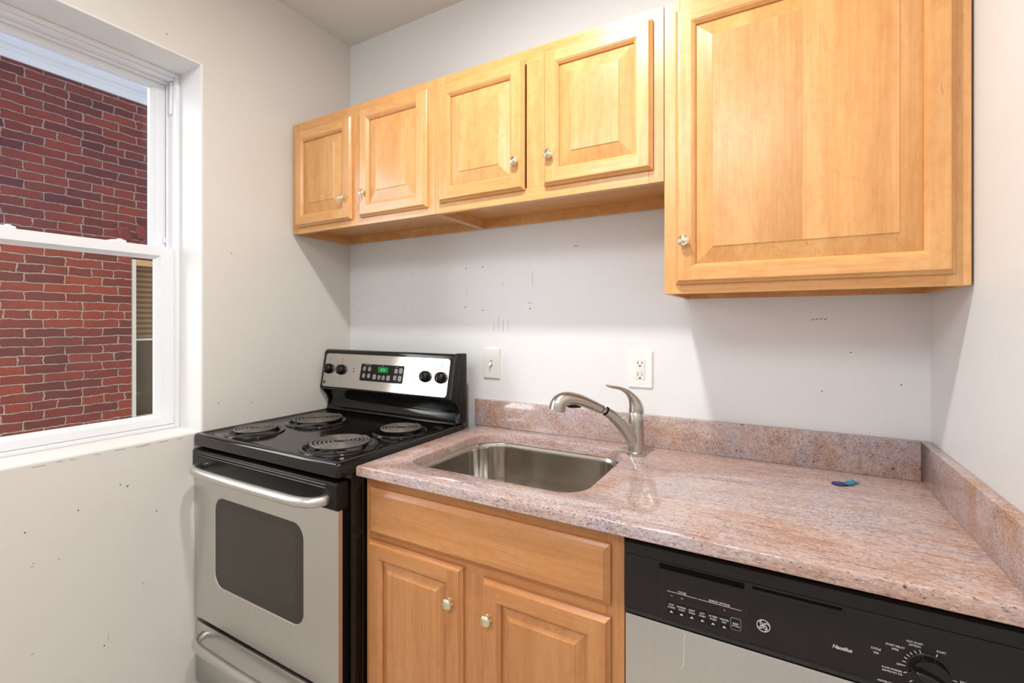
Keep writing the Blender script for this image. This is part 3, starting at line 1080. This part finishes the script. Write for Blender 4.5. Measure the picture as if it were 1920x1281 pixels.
# ------------------------------------------------------------------ switch and outlet
def wallfn(x, z, d):
    return (x, -0.0003 - d, z)
t = thing('light_switch', 'white toggle light switch on the back wall beside the stove', 'switch', (0.8132, 0, 1.164))
b = MB()
plate(b, 0.7752, 0.8512, 1.1040, 1.2245, 0.003, wallfn, 0, 0.0075, 0.0025)
obj('cover_plate', b, 'switch_plate', t)
b = MB()
b.box(0.8082, 0.8182, -0.0086, -0.0076, 1.152, 1.176)
obj('toggle_slot', b, 'scuff', t)
b = MB()
b.prism([(-0.0080, 1.1590), (-0.0080, 1.1710), (-0.0110, 1.1690), (-0.0225, 1.1580), (-0.0235, 1.1545), (-0.0205, 1.1530)], 0.8092, 0.8172, 'x', 0.0012)
obj('toggle', b, 'plate', t)
for z in (1.1940, 1.1340):
    b = MB().lathe((0.8132, -0.0077, z), [(0.0030, 0), (0.0028, 0.0010), (0.0, 0.0013)], 16, (0, -1, 0))
    obj('screw', b, 'receptacle', t)
t = thing('power_outlet', 'white double power outlet on the back wall above the faucet', 'outlet', (1.409, 0, 1.169))
b = MB()
plate(b, 1.3682, 1.4495, 1.1060, 1.2315, 0.003, wallfn, 0, 0.0062, 0.0025)
obj('cover_plate', b, 'plate', t)
b = MB()
plate(b, 1.3935, 1.4245, 1.1350, 1.2020, 0.002, wallfn, 0.006, 0.0085, 0.001)
rc = obj('receptacle', b, 'receptacle', t)
for zc in (1.1880, 1.1480):
    b = MB()
    b.box(1.4005, 1.4025, -0.0092, -0.0087, zc - 0.001, zc + 0.009)
    b.box(1.4145, 1.4165, -0.0092, -0.0087, zc, zc + 0.008)
    b.lathe((1.4088, -0.0087, zc - 0.0075), [(0.0030, 0), (0.0028, 0.0005)], 14, (0, -1, 0))
    obj('socket_slots', b, 'hole', rc)
for z0 in (1.1695, 1.1610):
    b = MB()
    plate(b, 1.4005, 1.4165, z0, z0 + 0.0065, 0.0008, wallfn, 0.0085, 0.0100, 0.0005)
    obj('test_button', b, 'plate', rc)
for z in (1.2155, 1.1215):
    b = MB().lathe((1.409, -0.0064, z), [(0.0030, 0), (0.0028, 0.0010), (0.0, 0.0013)], 16, (0, -1, 0))
    obj('screw', b, 'receptacle', t)

# ------------------------------------------------------------------ electric range
def rx(X):
    return -0.003 + X * 0.9836
RX0, RX1 = rx(0), rx(0.7676)
rng = thing('electric_range', 'stainless and black electric range with four coil burners under the window side', 'stove', (rx(0.38), -0.40, 0.0))
rng['label'] = 'stainless and black electric range with four coil burners'
b = MB()
b.box(RX0 + 0.006, RX1 - 0.003, -0.662, -0.10, 0.03, 0.8905, 0.002)
for x in (RX0 + 0.05, RX1 - 0.05):
    for y in (-0.62, -0.15):
        b.lathe((x, y, 0.0), [(0.018, 0), (0.018, 0.012), (0.010, 0.014), (0.010, 0.032)], 16)
obj('body', b, 'enamel', rng)
# cooktop with recessed surface and four round openings
b = MB()
BURN = [(rx(0.168), -0.582, 0.098, 0.0735, 5), (rx(0.212), -0.350, 0.1205, 0.0945, 6), (rx(0.598), -0.562, 0.1235, 0.0945, 6), (rx(0.630), -0.316, 0.100, 0.0755, 5)]
def tr(i, z, rr=0.012):
    return [(x, y, z) for x, y in rrect(RX0 + i, RX1 - i, -0.710 + i, -0.098 - i, max(rr - i * 0.2, 0.004), 5)]
V = b.loops([tr(0.003, 0.8915), tr(0, 0.8935), tr(0, 0.9235), tr(0.0012, 0.9285), tr(0.005, 0.9325), tr(0.010, 0.9340), tr(0.019, 0.9335), tr(0.024, 0.9300), tr(0.028, 0.9285, 0.02)], True, True, False)
hl = []
for (bx, by, rp, rc_, n) in BURN:
    lp = [b.bm.verts.new((bx + (rp - 0.010) * cos(2 * pi * k / 40), by + (rp - 0.010) * sin(2 * pi * k / 40), 0.9285)) for k in range(40)]
    hl.append(lp)
fill_with_holes(b, V[-1], hl)
obj('cooktop', b, 'enamel', rng, smooth=40)
for (bx, by, rp, rc_, n) in BURN:
    b = MB()
    b.lathe((bx, by, 0), [(rp, 0.9287), (rp, 0.9312), (rp - 0.003, 0.9338), (rp - 0.009, 0.9345), (rp - 0.014, 0.9325), (rp - 0.017, 0.9270), (rp - 0.030, 0.9180), (0.05, 0.9120), (0.022, 0.9115), (0.021, 0.9095)], 56, cap0=False, cap1=True)
    pan = obj('drip_pan', b, 'chrome_dark', rng, smooth=60)
    b = MB()
    pts, rad = [], []
    r0 = 0.016
    tot = n * 2 * pi + 0.6
    steps = n * 40
    for k in range(steps + 1):
        a = tot * k / steps
        r = r0 + (rc_ - 0.0045 - r0) * min(1.0, (a / (tot - 2.2)) if a < tot - 2.2 else 1.0)
        aa = a + 0.7
        pts.append((bx + r * cos(aa), by + r * sin(aa), 0.9445))
    aa = tot + 0.7
    for k in range(1, 13):      # the outer end turns out and dips into the pan
        a2 = aa + 0.045 * k
        r = rc_ - 0.0045 + 0.0011 * k
        pts.append((bx + r * cos(a2), by + r * sin(a2), 0.9445 - 0.00012 * k * k))
    b.sweep(pts, 0.0043, 8, None)
    # inner end and outer end dive down to the terminal
    e = Vector(pts[-1])
    dirv = Vector((0.75, 0.35, 0)).normalized()
    obj('coil_element', b, 'coil', pan, smooth=60)
    b = MB()
    for k in range(3):
        a = 0.5 + k * 2 * pi / 3
        b.bar((bx + 0.008 * cos(a), by + 0.008 * sin(a), 0.9330), (bx + (rc_ - 0.002) * cos(a), by + (rc_ - 0.002) * sin(a), 0.9330), 0.003, 0.0066, (0, 0, 1))
    b.lathe((bx, by, 0.9340), [(0.0125, 0), (0.0125, 0.011), (0.0105, 0.0125)], 24)
    obj('coil_support', b, 'black', pan)

# backguard
def PY(z):
    return -0.182 + (z - 1.041) * 0.204
def pf(X, z, d):      # point on the sloping control panel, d above the panel face
    return (rx(X), PY(z) - d * 0.98, z + d * 0.2)
b = MB()
b.prism([(-0.088, 0.9345), (-0.088, 1.06), (-0.150, 1.055), (-0.136, 1.010), (-0.126, 0.985), (-0.126, 0.968), (-0.132, 0.953), (-0.143, 0.942), (-0.150, 0.9352), (-0.150, 0.9345)], RX0 + 0.012, RX1 - 0.014, 'x')
obj('backguard_base', b, 'enamel', rng, smooth=50)
b = MB()
hp = [(-0.086, 1.204), (-0.135, 1.206), (-0.147, 1.203), (PY(1.19) + 0.0025, 1.192), (PY(1.036) + 0.0025, 1.036), (PY(1.030) + 0.006, 1.029), (PY(1.03) + 0.018, 1.024), (-0.086, 1.035)]
b.prism(hp, RX0 + 0.0006, RX1 - 0.020, 'x', 0.0075, 3)
obj('backguard', b, 'enamel', rng, smooth=40)
ec = [(-0.086, 1.207), (-0.136, 1.209), (-0.149, 1.205), (PY(1.19) - 0.001, 1.193), (PY(1.036) - 0.001, 1.034), (PY(1.03) + 0.010, 1.021), (-0.137, 1.000), (-0.128, 0.975), (-0.146, 0.9352), (-0.086, 0.9352)]
b = MB()
b.prism(ec, RX1 - 0.0195, RX1 - 0.001, 'x', 0.006, 3)
b.prism([(-0.096, 1.150), (-0.122, 1.150), (-0.150, 1.040), (-0.124, 1.000), (-0.120, 0.955), (-0.096, 0.955)], RX1 - 0.004, RX1 - 0.0003, 'x', 0.0012)
obj('end_cap', b, 'black', rng, smooth=40)
b = MB()
b.prism([(-0.090, 0.9352), (-0.090, 1.030), (-0.172, 1.030), (-0.160, 1.020), (-0.142, 0.995), (-0.130, 0.972), (-0.140, 0.9352)], RX0 + 0.0006, RX0 + 0.0115, 'x', 0.002)
obj('end_cap', b, 'enamel', rng, smooth=40)
b = MB()
plate(b, 0.019, 0.735, 1.042, 1.188, 0.013, pf, -0.004, 0.0, 0.0008)
obj('control_panel', b, 'steel_panel', rng)
# knobs
for X, z in ((0.0496, 1.1194), (0.1325, 1.1187), (0.6205, 1.1151), (0.7035, 1.1147)):
    X = min(X, 0.699)
    b = MB()
    nrm = Vector((0, -0.98, 0.2)).normalized()
    c = Vector(pf(X, z, 0.0003))
    b.lathe(c, [(0.0232, 0), (0.0232, 0.0025), (0.0222, 0.0040), (0.0216, 0.0110), (0.0196, 0.0165), (0.0150, 0.0200), (0.0, 0.0215)], 36, nrm)
    bxv = Vector((1, 0, 0))
    byv = nrm.cross(bxv)
    q = []
    for h, w, l in ((0.012, 0.0075, 0.0205), (0.021, 0.0055, 0.0185), (0.0245, 0.0038, 0.0165), (0.0258, 0.0018, 0.0140)):
        q.append([c + nrm * h + bxv * (w * cos(k)) + byv * (l * sin(k)) for k in [2 * pi * j / 24 for j in range(24)]])
    b.loops(q, True, False, True)
    kb = obj('burner_knob', b, 'knob_black', rng, smooth=50)
    b = MB()
    b.bar(c + nrm * 0.0257 + byv * -0.003, c + nrm * 0.0257 + byv * -0.012, 0.0010, 0.0003, nrm)
    obj('pointer_line', b, 'white_print', kb)
# printed marks on the panel
def tx(body, X, z, size, d=0.0003, parent=None, mat='ink', **kw):
    tb = MB().text(body, size, lambda u, v: pf(X + u / 0.9836, z + v * 0.98, d), **kw)
    return obj('lettering', tb, mat, parent or rng)
for X, z in ((0.0496, 1.1194), (0.1325, 1.1187), (0.6205, 1.1151), (0.699, 1.1147)):
    b = MB()
    for k in range(1, 11):
        a = pi / 2 - (k - 5.5) * 0.48
        b.bar(pf(X + 0.0262 * cos(a), z + 0.0262 * sin(a), 0.0002), pf(X + 0.0290 * cos(a), z + 0.0290 * sin(a), 0.0002), 0.0007, 0.0002)
    tx('OFF', X + 0.001, z + 0.0325, 0.0052)
    tx('HI', X + 0.030, z + 0.021, 0.0045)
    tx('LO', X - 0.002, z - 0.034, 0.0050)
    obj('dial_ticks', b, 'ink', rng)
    b = MB()
    plate(b, X - 0.0022, X + 0.0022, z + 0.0435, z + 0.0480, 0.0005, pf, 0.0001, 0.0003)
    obj('burner_symbol', b, 'coil', rng)
tx('SURFACE', 0.2118, 1.1262, 0.0046)
b = MB()      # round badge at the lower left of the panel
c = Vector(pf(0.0305, 1.0602, 0.0002))
nrm = Vector((0, -0.98, 0.2)).normalized()
b.lathe(c, [(0.0085, 0), (0.0085, 0.0008), (0.0070, 0.0008), (0.0069, 0.0004), (0.0, 0.0004)], 28, nrm)
obj('round_badge', b, ['coil'], rng)
b = MB().lathe(pf(0.2118, 1.1149, 0.0002), [(0.0032, 0), (0.0030, 0.0010), (0.0, 0.0018)], 16, nrm)
obj('indicator_light', b, 'red_off', rng, 'small red indicator light')
b = MB()
plate(b, 0.2555, 0.5045, 1.0790, 1.1500, 0.006, pf, 0.0, 0.0012, 0.0004)
clock = obj('clock_panel', b, 'black', rng, 'black oven clock panel with a green display')
b = MB()
plate(b, 0.3590, 0.4165, 1.1180, 1.1405, 0.001, pf, 0.0012, 0.0015)
obj('display', b, 'display', clock)
tx('8:56', 0.388, 1.1293, 0.0150, 0.0018, clock, 'digits').name = 'display_digits'
for X, z, w, h, r_ in ((0.2773, 1.1295, 0.0085, 0.0095, 0.008), (0.308, 1.1291, 0.0085, 0.0095, 0.008), (0.2782, 1.1007, 0.0085, 0.0095, 0.008), (0.3087, 1.1010, 0.0085, 0.0095, 0.008),
                       (0.343, 1.0985, 0.0095, 0.0100, 0.004), (0.3705, 1.0975, 0.0085, 0.0095, 0.008), (0.3950, 1.0975, 0.0085, 0.0095, 0.008), (0.423, 1.0975, 0.0095, 0.0100, 0.004),
                       (0.4622, 1.1276, 0.0085, 0.0095, 0.005), (0.4601, 1.1005, 0.0085, 0.0095, 0.005), (0.4882, 1.1300, 0.0095, 0.0110, 0.006), (0.487, 1.0990, 0.0095, 0.0110, 0.006)):
    b = MB()
    plate(b, X - w, X + w, z - h, z + h, r_, pf, 0.0012, 0.0020, 0.0004)
    obj('button', b, 'key', clock)
for X, z, s in ((0.2773, 1.1295, 'BAKE'), (0.308, 1.1291, 'BROIL'), (0.2782, 1.1007, 'CLEAN'), (0.3087, 1.1010, 'TIME'), (0.343, 1.0985, 'START'), (0.423, 1.0975, 'CLEAR'),
                (0.4622, 1.1276, 'CLOCK'), (0.4601, 1.1005, 'TIMER'), (0.4882, 1.1300, 'LIGHT'), (0.487, 1.0990, 'DELAY')):
    tx(s, X, z, 0.0046, 0.0022, clock)
for X, sg in ((0.3705, 1), (0.3950, -1)):
    b = MB()
    v = [b.bm.verts.new(pf(X + u, 1.0975 + sg * w, 0.0022)) for u, w in ((-0.005, -0.003), (0.005, -0.003), (0, 0.005))]
    b.face(v)
    obj('arrow_mark', b, 'ink', clock)
tx('OVEN CONTROLS', 0.299, 1.1455, 0.0046, 0.0014, clock, 'white_print')
tx('CLOCK', 0.385, 1.1455, 0.0040, 0.0014, clock, 'white_print')
tx('TIMER', 0.464, 1.1435, 0.0040, 0.0014, clock, 'white_print')

# oven door
DY = -0.7045
dx0, dx1 = RX0 + 0.002, RX1 - 0.0045
b = MB()
def dfn(x, z, d):
    return (x, DY - d, z)
# steel skin with a rounded window opening
wx0, wx1, wz0, wz1 = rx(0.131), rx(0.606), 0.422, 0.727
outer = rrect(dx0 + 0.001, dx1 - 0.001, 0.2815, 0.7995, 0.002, 3)
inn = rrect(wx0, wx1, wz0, wz1, 0.045, 8)
O1 = [b.bm.verts.new(dfn(x, z, 0)) for x, z in outer]
I1 = [b.bm.verts.new(dfn(x, z, 0)) for x, z in rrect(wx0 - 0.003, wx1 + 0.003, wz0 - 0.003, wz1 + 0.003, 0.048, 8)]
fill_with_holes(b, O1, [I1])
O0 = [b.bm.verts.new(dfn(x, z, -0.013)) for x, z in rrect(dx0, dx1, 0.2805, 0.8000, 0.002, 3)]
n = len(O0)
for i in range(n):
    b.face([O1[i], O1[(i + 1) % n], O0[(i + 1) % n], O0[i]])
b.face(O0[::-1])
IM = [b.bm.verts.new(dfn(x, z, -0.0025)) for x, z in inn]
I0 = [b.bm.verts.new(dfn(x, z, -0.005)) for x, z in inn]
n = len(I0)
for la, lb in ((I1, IM), (IM, I0)):
    for i in range(n):
        b.face([la[i], la[(i + 1) % n], lb[(i + 1) % n], lb[i]])
door = obj('oven_door', b, 'steel_v', rng, smooth=30)
b = MB().box(dx0 + 0.001, dx1 - 0.003, DY + 0.0135, DY + 0.036, 0.2825, 0.7985, 0.001)
obj('door_liner', b, 'matte_black', door)
b = MB()
plate(b, wx0 - 0.004, wx1 + 0.004, wz0 - 0.004, wz1 + 0.004, 0.047, dfn, -0.012, -0.0032)
b.mi = 1
plate(b, wx0 + 0.035, wx1 - 0.035, wz0 + 0.035, wz1 - 0.025, 0.035, dfn, -0.0033, -0.0030)
t = NT('oven_glass_inner')
t.set(Base_Color=srgb(54, 46, 38), Roughness=0.16)
ow = obj('oven_window', b, ['oven_glass', t.m], door, 'smoked glass oven window', smooth=30)
b = MB()
b.prism([(DY + 0.033, 0.8005), (DY + 0.033, 0.8780), (DY - 0.003, 0.8780), (DY - 0.0065, 0.8750), (DY - 0.0075, 0.8700), (DY - 0.0075, 0.8055), (DY - 0.0045, 0.8005)], dx0, dx1, 'x', 0.0012)
b.mi = 1
for z in (0.8685, 0.8600):
    b.box(dx0 + 0.035, dx1 - 0.045, DY - 0.0095, DY - 0.0068, z - 0.0016, z + 0.0016, 0.0006, 1)
b.mi = 2
for z in (0.8655, 0.8570):
    b.box(dx0 + 0.035, dx1 - 0.045, DY - 0.0080, DY - 0.0070, z - 0.0012, z + 0.0012)
obj('door_top_trim', b, ['black', 'coil', 'matte_black'], door, 'black vented top trim')


def bow_handle(parent, z, xa, xb, y_face, out, r, ends):
    b = MB()
    pts = [(xa, y_face + 0.001), (xa + 0.003, y_face - out * 0.30), (xa + 0.018, y_face - out * 0.75), (xa + 0.050, y_face - out * 0.97), (xa + 0.11, y_face - out - 0.003), ((xa + xb) / 2, y_face - out - 0.005),
           (xb - 0.11, y_face - out - 0.003), (xb - 0.050, y_face - out * 0.97), (xb - 0.018, y_face - out * 0.75), (xb - 0.003, y_face - out * 0.30), (xb, y_face + 0.001)]
    P = spline(pts, 8)
    b.sweep([(p[0], p[1], z) for p in P], r, 20, (0, 0, 1))
    return obj('handle', b, 'steel_h', parent, smooth=60)


bow_handle(door, 0.8280, dx0 + 0.070, dx1 - 0.042, DY - 0.006, 0.052, 0.0150, 0)
# warming drawer
b = MB()
b.box(dx0 + 0.003, dx1 - 0.002, DY + 0.001, DY + 0.032, 0.045, 0.2640, 0.003)
drw = obj('storage_drawer', b, 'steel_h', rng)
bow_handle(drw, 0.2290, dx0 + 0.060, dx1 - 0.042, DY + 0.002, 0.048, 0.0140, 0)

# ------------------------------------------------------------------ dishwasher
qx0, qx1 = 1.5340, 2.1520
dw = thing('dishwasher', 'built-in dishwasher with black control panel under the right end of the countertop', 'dishwasher', ((qx0 + qx1) / 2, -0.32, 0.0))
YF = -0.630
b = MB().box(qx0 + 0.004, qx1 - 0.004, -0.588, -0.03, 0.02, 0.868)
b.box(qx0 + 0.02, qx1 - 0.02, -0.56, -0.05, 0.0, 0.02)
obj('body', b, 'matte_black', dw)
b = MB().box(qx0 + 0.0015, qx1, YF + 0.001, -0.5885, 0.115, 0.7185, 0.003)
pnl = obj('door_panel', b, 'steel_v', dw)
b = MB()      # white scratch on the steel
pts = [(1.6525, 0.713), (1.6555, 0.706), (1.6525, 0.700), (1.6545, 0.694), (1.652, 0.688), (1.6545, 0.682), (1.6525, 0.676), (1.6535, 0.668), (1.652, 0.660), (1.6525, 0.653), (1.6515, 0.646), (1.648, 0.641), (1.643, 0.638)]
for p, q in zip(pts, pts[1:]):
    b.bar((p[0], YF + 0.0012, p[1]), (q[0], YF + 0.0012, q[1]), 0.0013, 0.0004)
obj('scratch', b, 'white_print', pnl, 'thin pale wavy scratch')
b = MB()
# control panel: main face, top rail, lower lip, recessed latch pocket
b.prism([(-0.590, 0.7200), (-0.590, 0.8690), (YF + 0.010, 0.8690), (YF + 0.004, 0.8660), (YF + 0.003, 0.8440), (YF + 0.001, 0.8430), (YF, 0.8400), (YF, 0.7330), (YF + 0.002, 0.7310), (YF + 0.001, 0.7280), (YF - 0.001, 0.7240), (YF + 0.003, 0.7200)], qx0, qx1, 'x')
cp = obj('control_panel', b, 'dishwasher_black', dw, 'black control panel', smooth=25)
def df(x, z, d):
    return (x, YF - d, z)
b = MB()
plate(b, 1.6055, 1.7605, 0.8300, 0.8410, 0.001, df, -0.001, 0.0004)
plate(b, 1.7740, 1.9140, 0.8350, 0.8400, 0.001, df, -0.001, 0.0004)
obj('latch_slot', b, 'matte_black', cp)
b = MB()
plate(b, 1.7740, 1.9145, 0.8265, 0.8345, 0.001, df, -0.001, 0.0012, 0.0006)
plate(b, 1.9105, 1.9145, 0.8265, 0.8400, 0.0006, df, -0.001, 0.0022, 0.0006)
obj('latch', b, 'dishwasher_black', cp)
b = MB()
plate(b, 1.6020, 1.7700, 0.7310, 0.8280, 0.002, df, 0.0, 0.0008, 0.0003)
ip = obj('button_overlay', b, 'dishwasher_black', cp, smooth=30)
for x in (1.6296, 1.6489, 1.6682, 1.6875, 1.7068, 1.7264):
    b = MB()
    plate(b, x - 0.0082, x + 0.0082, 0.7450, 0.7715, 0.0025, df, 0.0008, 0.0013, 0.0003)
    obj('button', b, 'black', cp)
b = MB()
plate(b, 1.7370, 1.7552, 0.7497, 0.7719, 0.0040, df, 0.0008, 0.0013)
b.mi = 1
plate(b, 1.7378, 1.7544, 0.7505, 0.7711, 0.0034, df, 0.0013, 0.0015)
obj('reset_button', b, ['key', 'black'], cp)
for i, x in enumerate((1.6303, 1.6496, 1.6690, 1.6882, 1.7075, 1.7268)):
    b = MB()
    plate(b, x - 0.0020, x + 0.0020, 0.7800, 0.7818, 0.0008, df, 0.0008, 0.0013)
    obj('indicator_light', b, 'red' if i in (0, 5) else ('key' if i == 1 else 'black'), cp)
def dt(body, x, z, size, **kw):
    kw.setdefault('bold', 0.00012)
    tb = MB().text(body, size * 0.93, lambda u, v: df(x + u * 0.92, z + v, 0.0016), **kw)
    return obj('lettering', tb, 'white_print', cp)
for xa, xb in ((1.6212, 1.6781), (1.6804, 1.7558)):
    b = MB().bar(df(xa, 0.7889, 0.0012), df(xb, 0.7889, 0.0012), 0.0007, 0.0003)
    obj('rule_line', b, 'white_print', cp)
dt('CYCLES', 1.650, 0.7925, 0.0052, bold=0.0001)
dt('ENERGY OPTIONS', 1.7176, 0.7925, 0.0052, bold=0.0001)
for x, a, c in ((1.6296, 'POTS', '& PANS'), (1.6489, 'NORMAL', 'WASH'), (1.6682, 'LIGHT', 'WASH'), (1.6875, 'HOT', 'START'), (1.7068, 'HI TEMP', 'WASH'), (1.7264, 'HEATED', 'DRY')):
    dt(a, x, 0.7630, 0.0049, bold=0.0001)
    dt(c, x, 0.7578, 0.0049, bold=0.0001)
    b = MB()
    b.face([b.bm.verts.new(df(x + u, 0.7492 + w, 0.0016)) for u, w in ((-0.0036, -0.0018), (0.0036, -0.0018), (0, 0.0024))])
    obj('arrow_mark', b, 'white_print', cp)
dt('RESET', 1.7461, 0.7612, 0.0048, bold=0.0001)
dt('OPTIONS', 1.7461, 0.7570, 0.0036, bold=0.0001)
dt('Nautilus', 1.9102, 0.7718, 0.0096, shear=0.25, bold=0.00025)
dt('CYCLE', 1.9563, 0.7872, 0.0052)
dt('ON', 1.9565, 0.7805, 0.0052)
dt('START DELAY', 1.9815, 0.8004, 0.0046)
dt('(HRS)', 1.9815, 0.7950, 0.0042)
dt('HOT START', 2.0061, 0.8138, 0.0046)
dt('OPTION', 2.0061, 0.8088, 0.0046)
dt('START', 2.0385, 0.8094, 0.0046)
dt('OFF', 1.9865, 0.7722, 0.0044)
dt('PLATE WARMER', 1.9772, 0.7610, 0.0042)
dt('(HEATED DRY ON)', 1.9775, 0.7562, 0.0036)
dt('HEATED DRY', 1.9690, 0.7372, 0.0042)
dt('RINSE', 2.0655, 0.7715, 0.0046)
DX, DZ = 2.0235, 0.7725
b = MB()
for ang in (180, 200, 168, 156, 145, 134, 122, 110, 72, 356, 225, 250, 280, 310, 335):
    a = radians(ang)
    b.bar(df(DX + 0.0290 * cos(a), DZ + 0.0290 * sin(a), 0.0012), df(DX + 0.0335 * cos(a), DZ + 0.0335 * sin(a), 0.0012), 0.0013, 0.0003)
obj('dial_ticks', b, 'white_print', cp)
# round emblem: ring with four inner curls and two script initials
b = MB()
gx, gz, gr = 1.7919, 0.7722, 0.0112
b.lathe(df(gx, gz, 0.0004), [(gr, 0), (gr, 0.0008), (gr - 0.0011, 0.0008), (gr - 0.0011, 0)], 40, (0, -1, 0), False, False)
def stroke(pts, w):
    P = spline(pts, 6)
    b.sweep([df(gx + p[0] * gr, gz + p[1] * gr, 0.0009) for p in P], [(w * gr, 0.0003)] * len(P), 8, (0, -1, 0))
for k in range(4):
    a = k * pi / 2 + pi / 4
    stroke([(0.93 * cos(a - 0.55), 0.93 * sin(a - 0.55)), (0.76 * cos(a - 0.25), 0.76 * sin(a - 0.25)), (0.72 * cos(a + 0.05), 0.72 * sin(a + 0.05)), (0.80 * cos(a + 0.15), 0.80 * sin(a + 0.15))], 0.055)
stroke([(-0.12, 0.30), (-0.22, 0.46), (-0.36, 0.44), (-0.44, 0.24), (-0.36, 0.06), (-0.20, 0.06), (-0.08, 0.26), (-0.08, 0.0), (-0.16, -0.34), (-0.32, -0.48), (-0.48, -0.36), (-0.42, -0.16), (-0.18, -0.02), (0.06, 0.10)], 0.06)
stroke([(0.36, 0.28), (0.34, 0.44), (0.20, 0.46), (0.12, 0.28), (0.20, 0.08), (0.34, 0.02), (0.16, -0.04), (0.06, -0.26), (0.16, -0.46), (0.36, -0.44), (0.50, -0.26), (0.44, -0.10), (0.34, -0.18)], 0.06)
obj('round_emblem', b, 'white_print', cp, 'pale round monogram emblem')
b = MB()
b.lathe(df(DX, DZ, 0.0), [(0.0285, 0), (0.0285, 0.002), (0.0265, 0.0035), (0.0260, 0.0035), (0.0255, 0.012), (0.0245, 0.0165), (0.0, 0.0180)], 44, (0, -1, 0))
dial = obj('cycle_dial', b, 'enamel', cp, smooth=50)
b = MB()
a = radians(-20)
u, v = Vector((cos(a), 0, sin(a))), Vector((-sin(a), 0, cos(a)))
c = Vector(df(DX, DZ, 0.0))
q = []
for h, w, l in ((0.0150, 0.0085, 0.0245), (0.0240, 0.0065, 0.0230), (0.0280, 0.0045, 0.0205), (0.0292, 0.0022, 0.0170)):
    q.append([c + Vector((0, -h, 0)) + u * (l * cos(k)) * (1 if True else 0) + v * (w * sin(k)) for k in [2 * pi * j / 28 for j in range(28)]])
b.loops(q, True, False, True)
obj('dial_grip', b, 'enamel', dial, smooth=60)
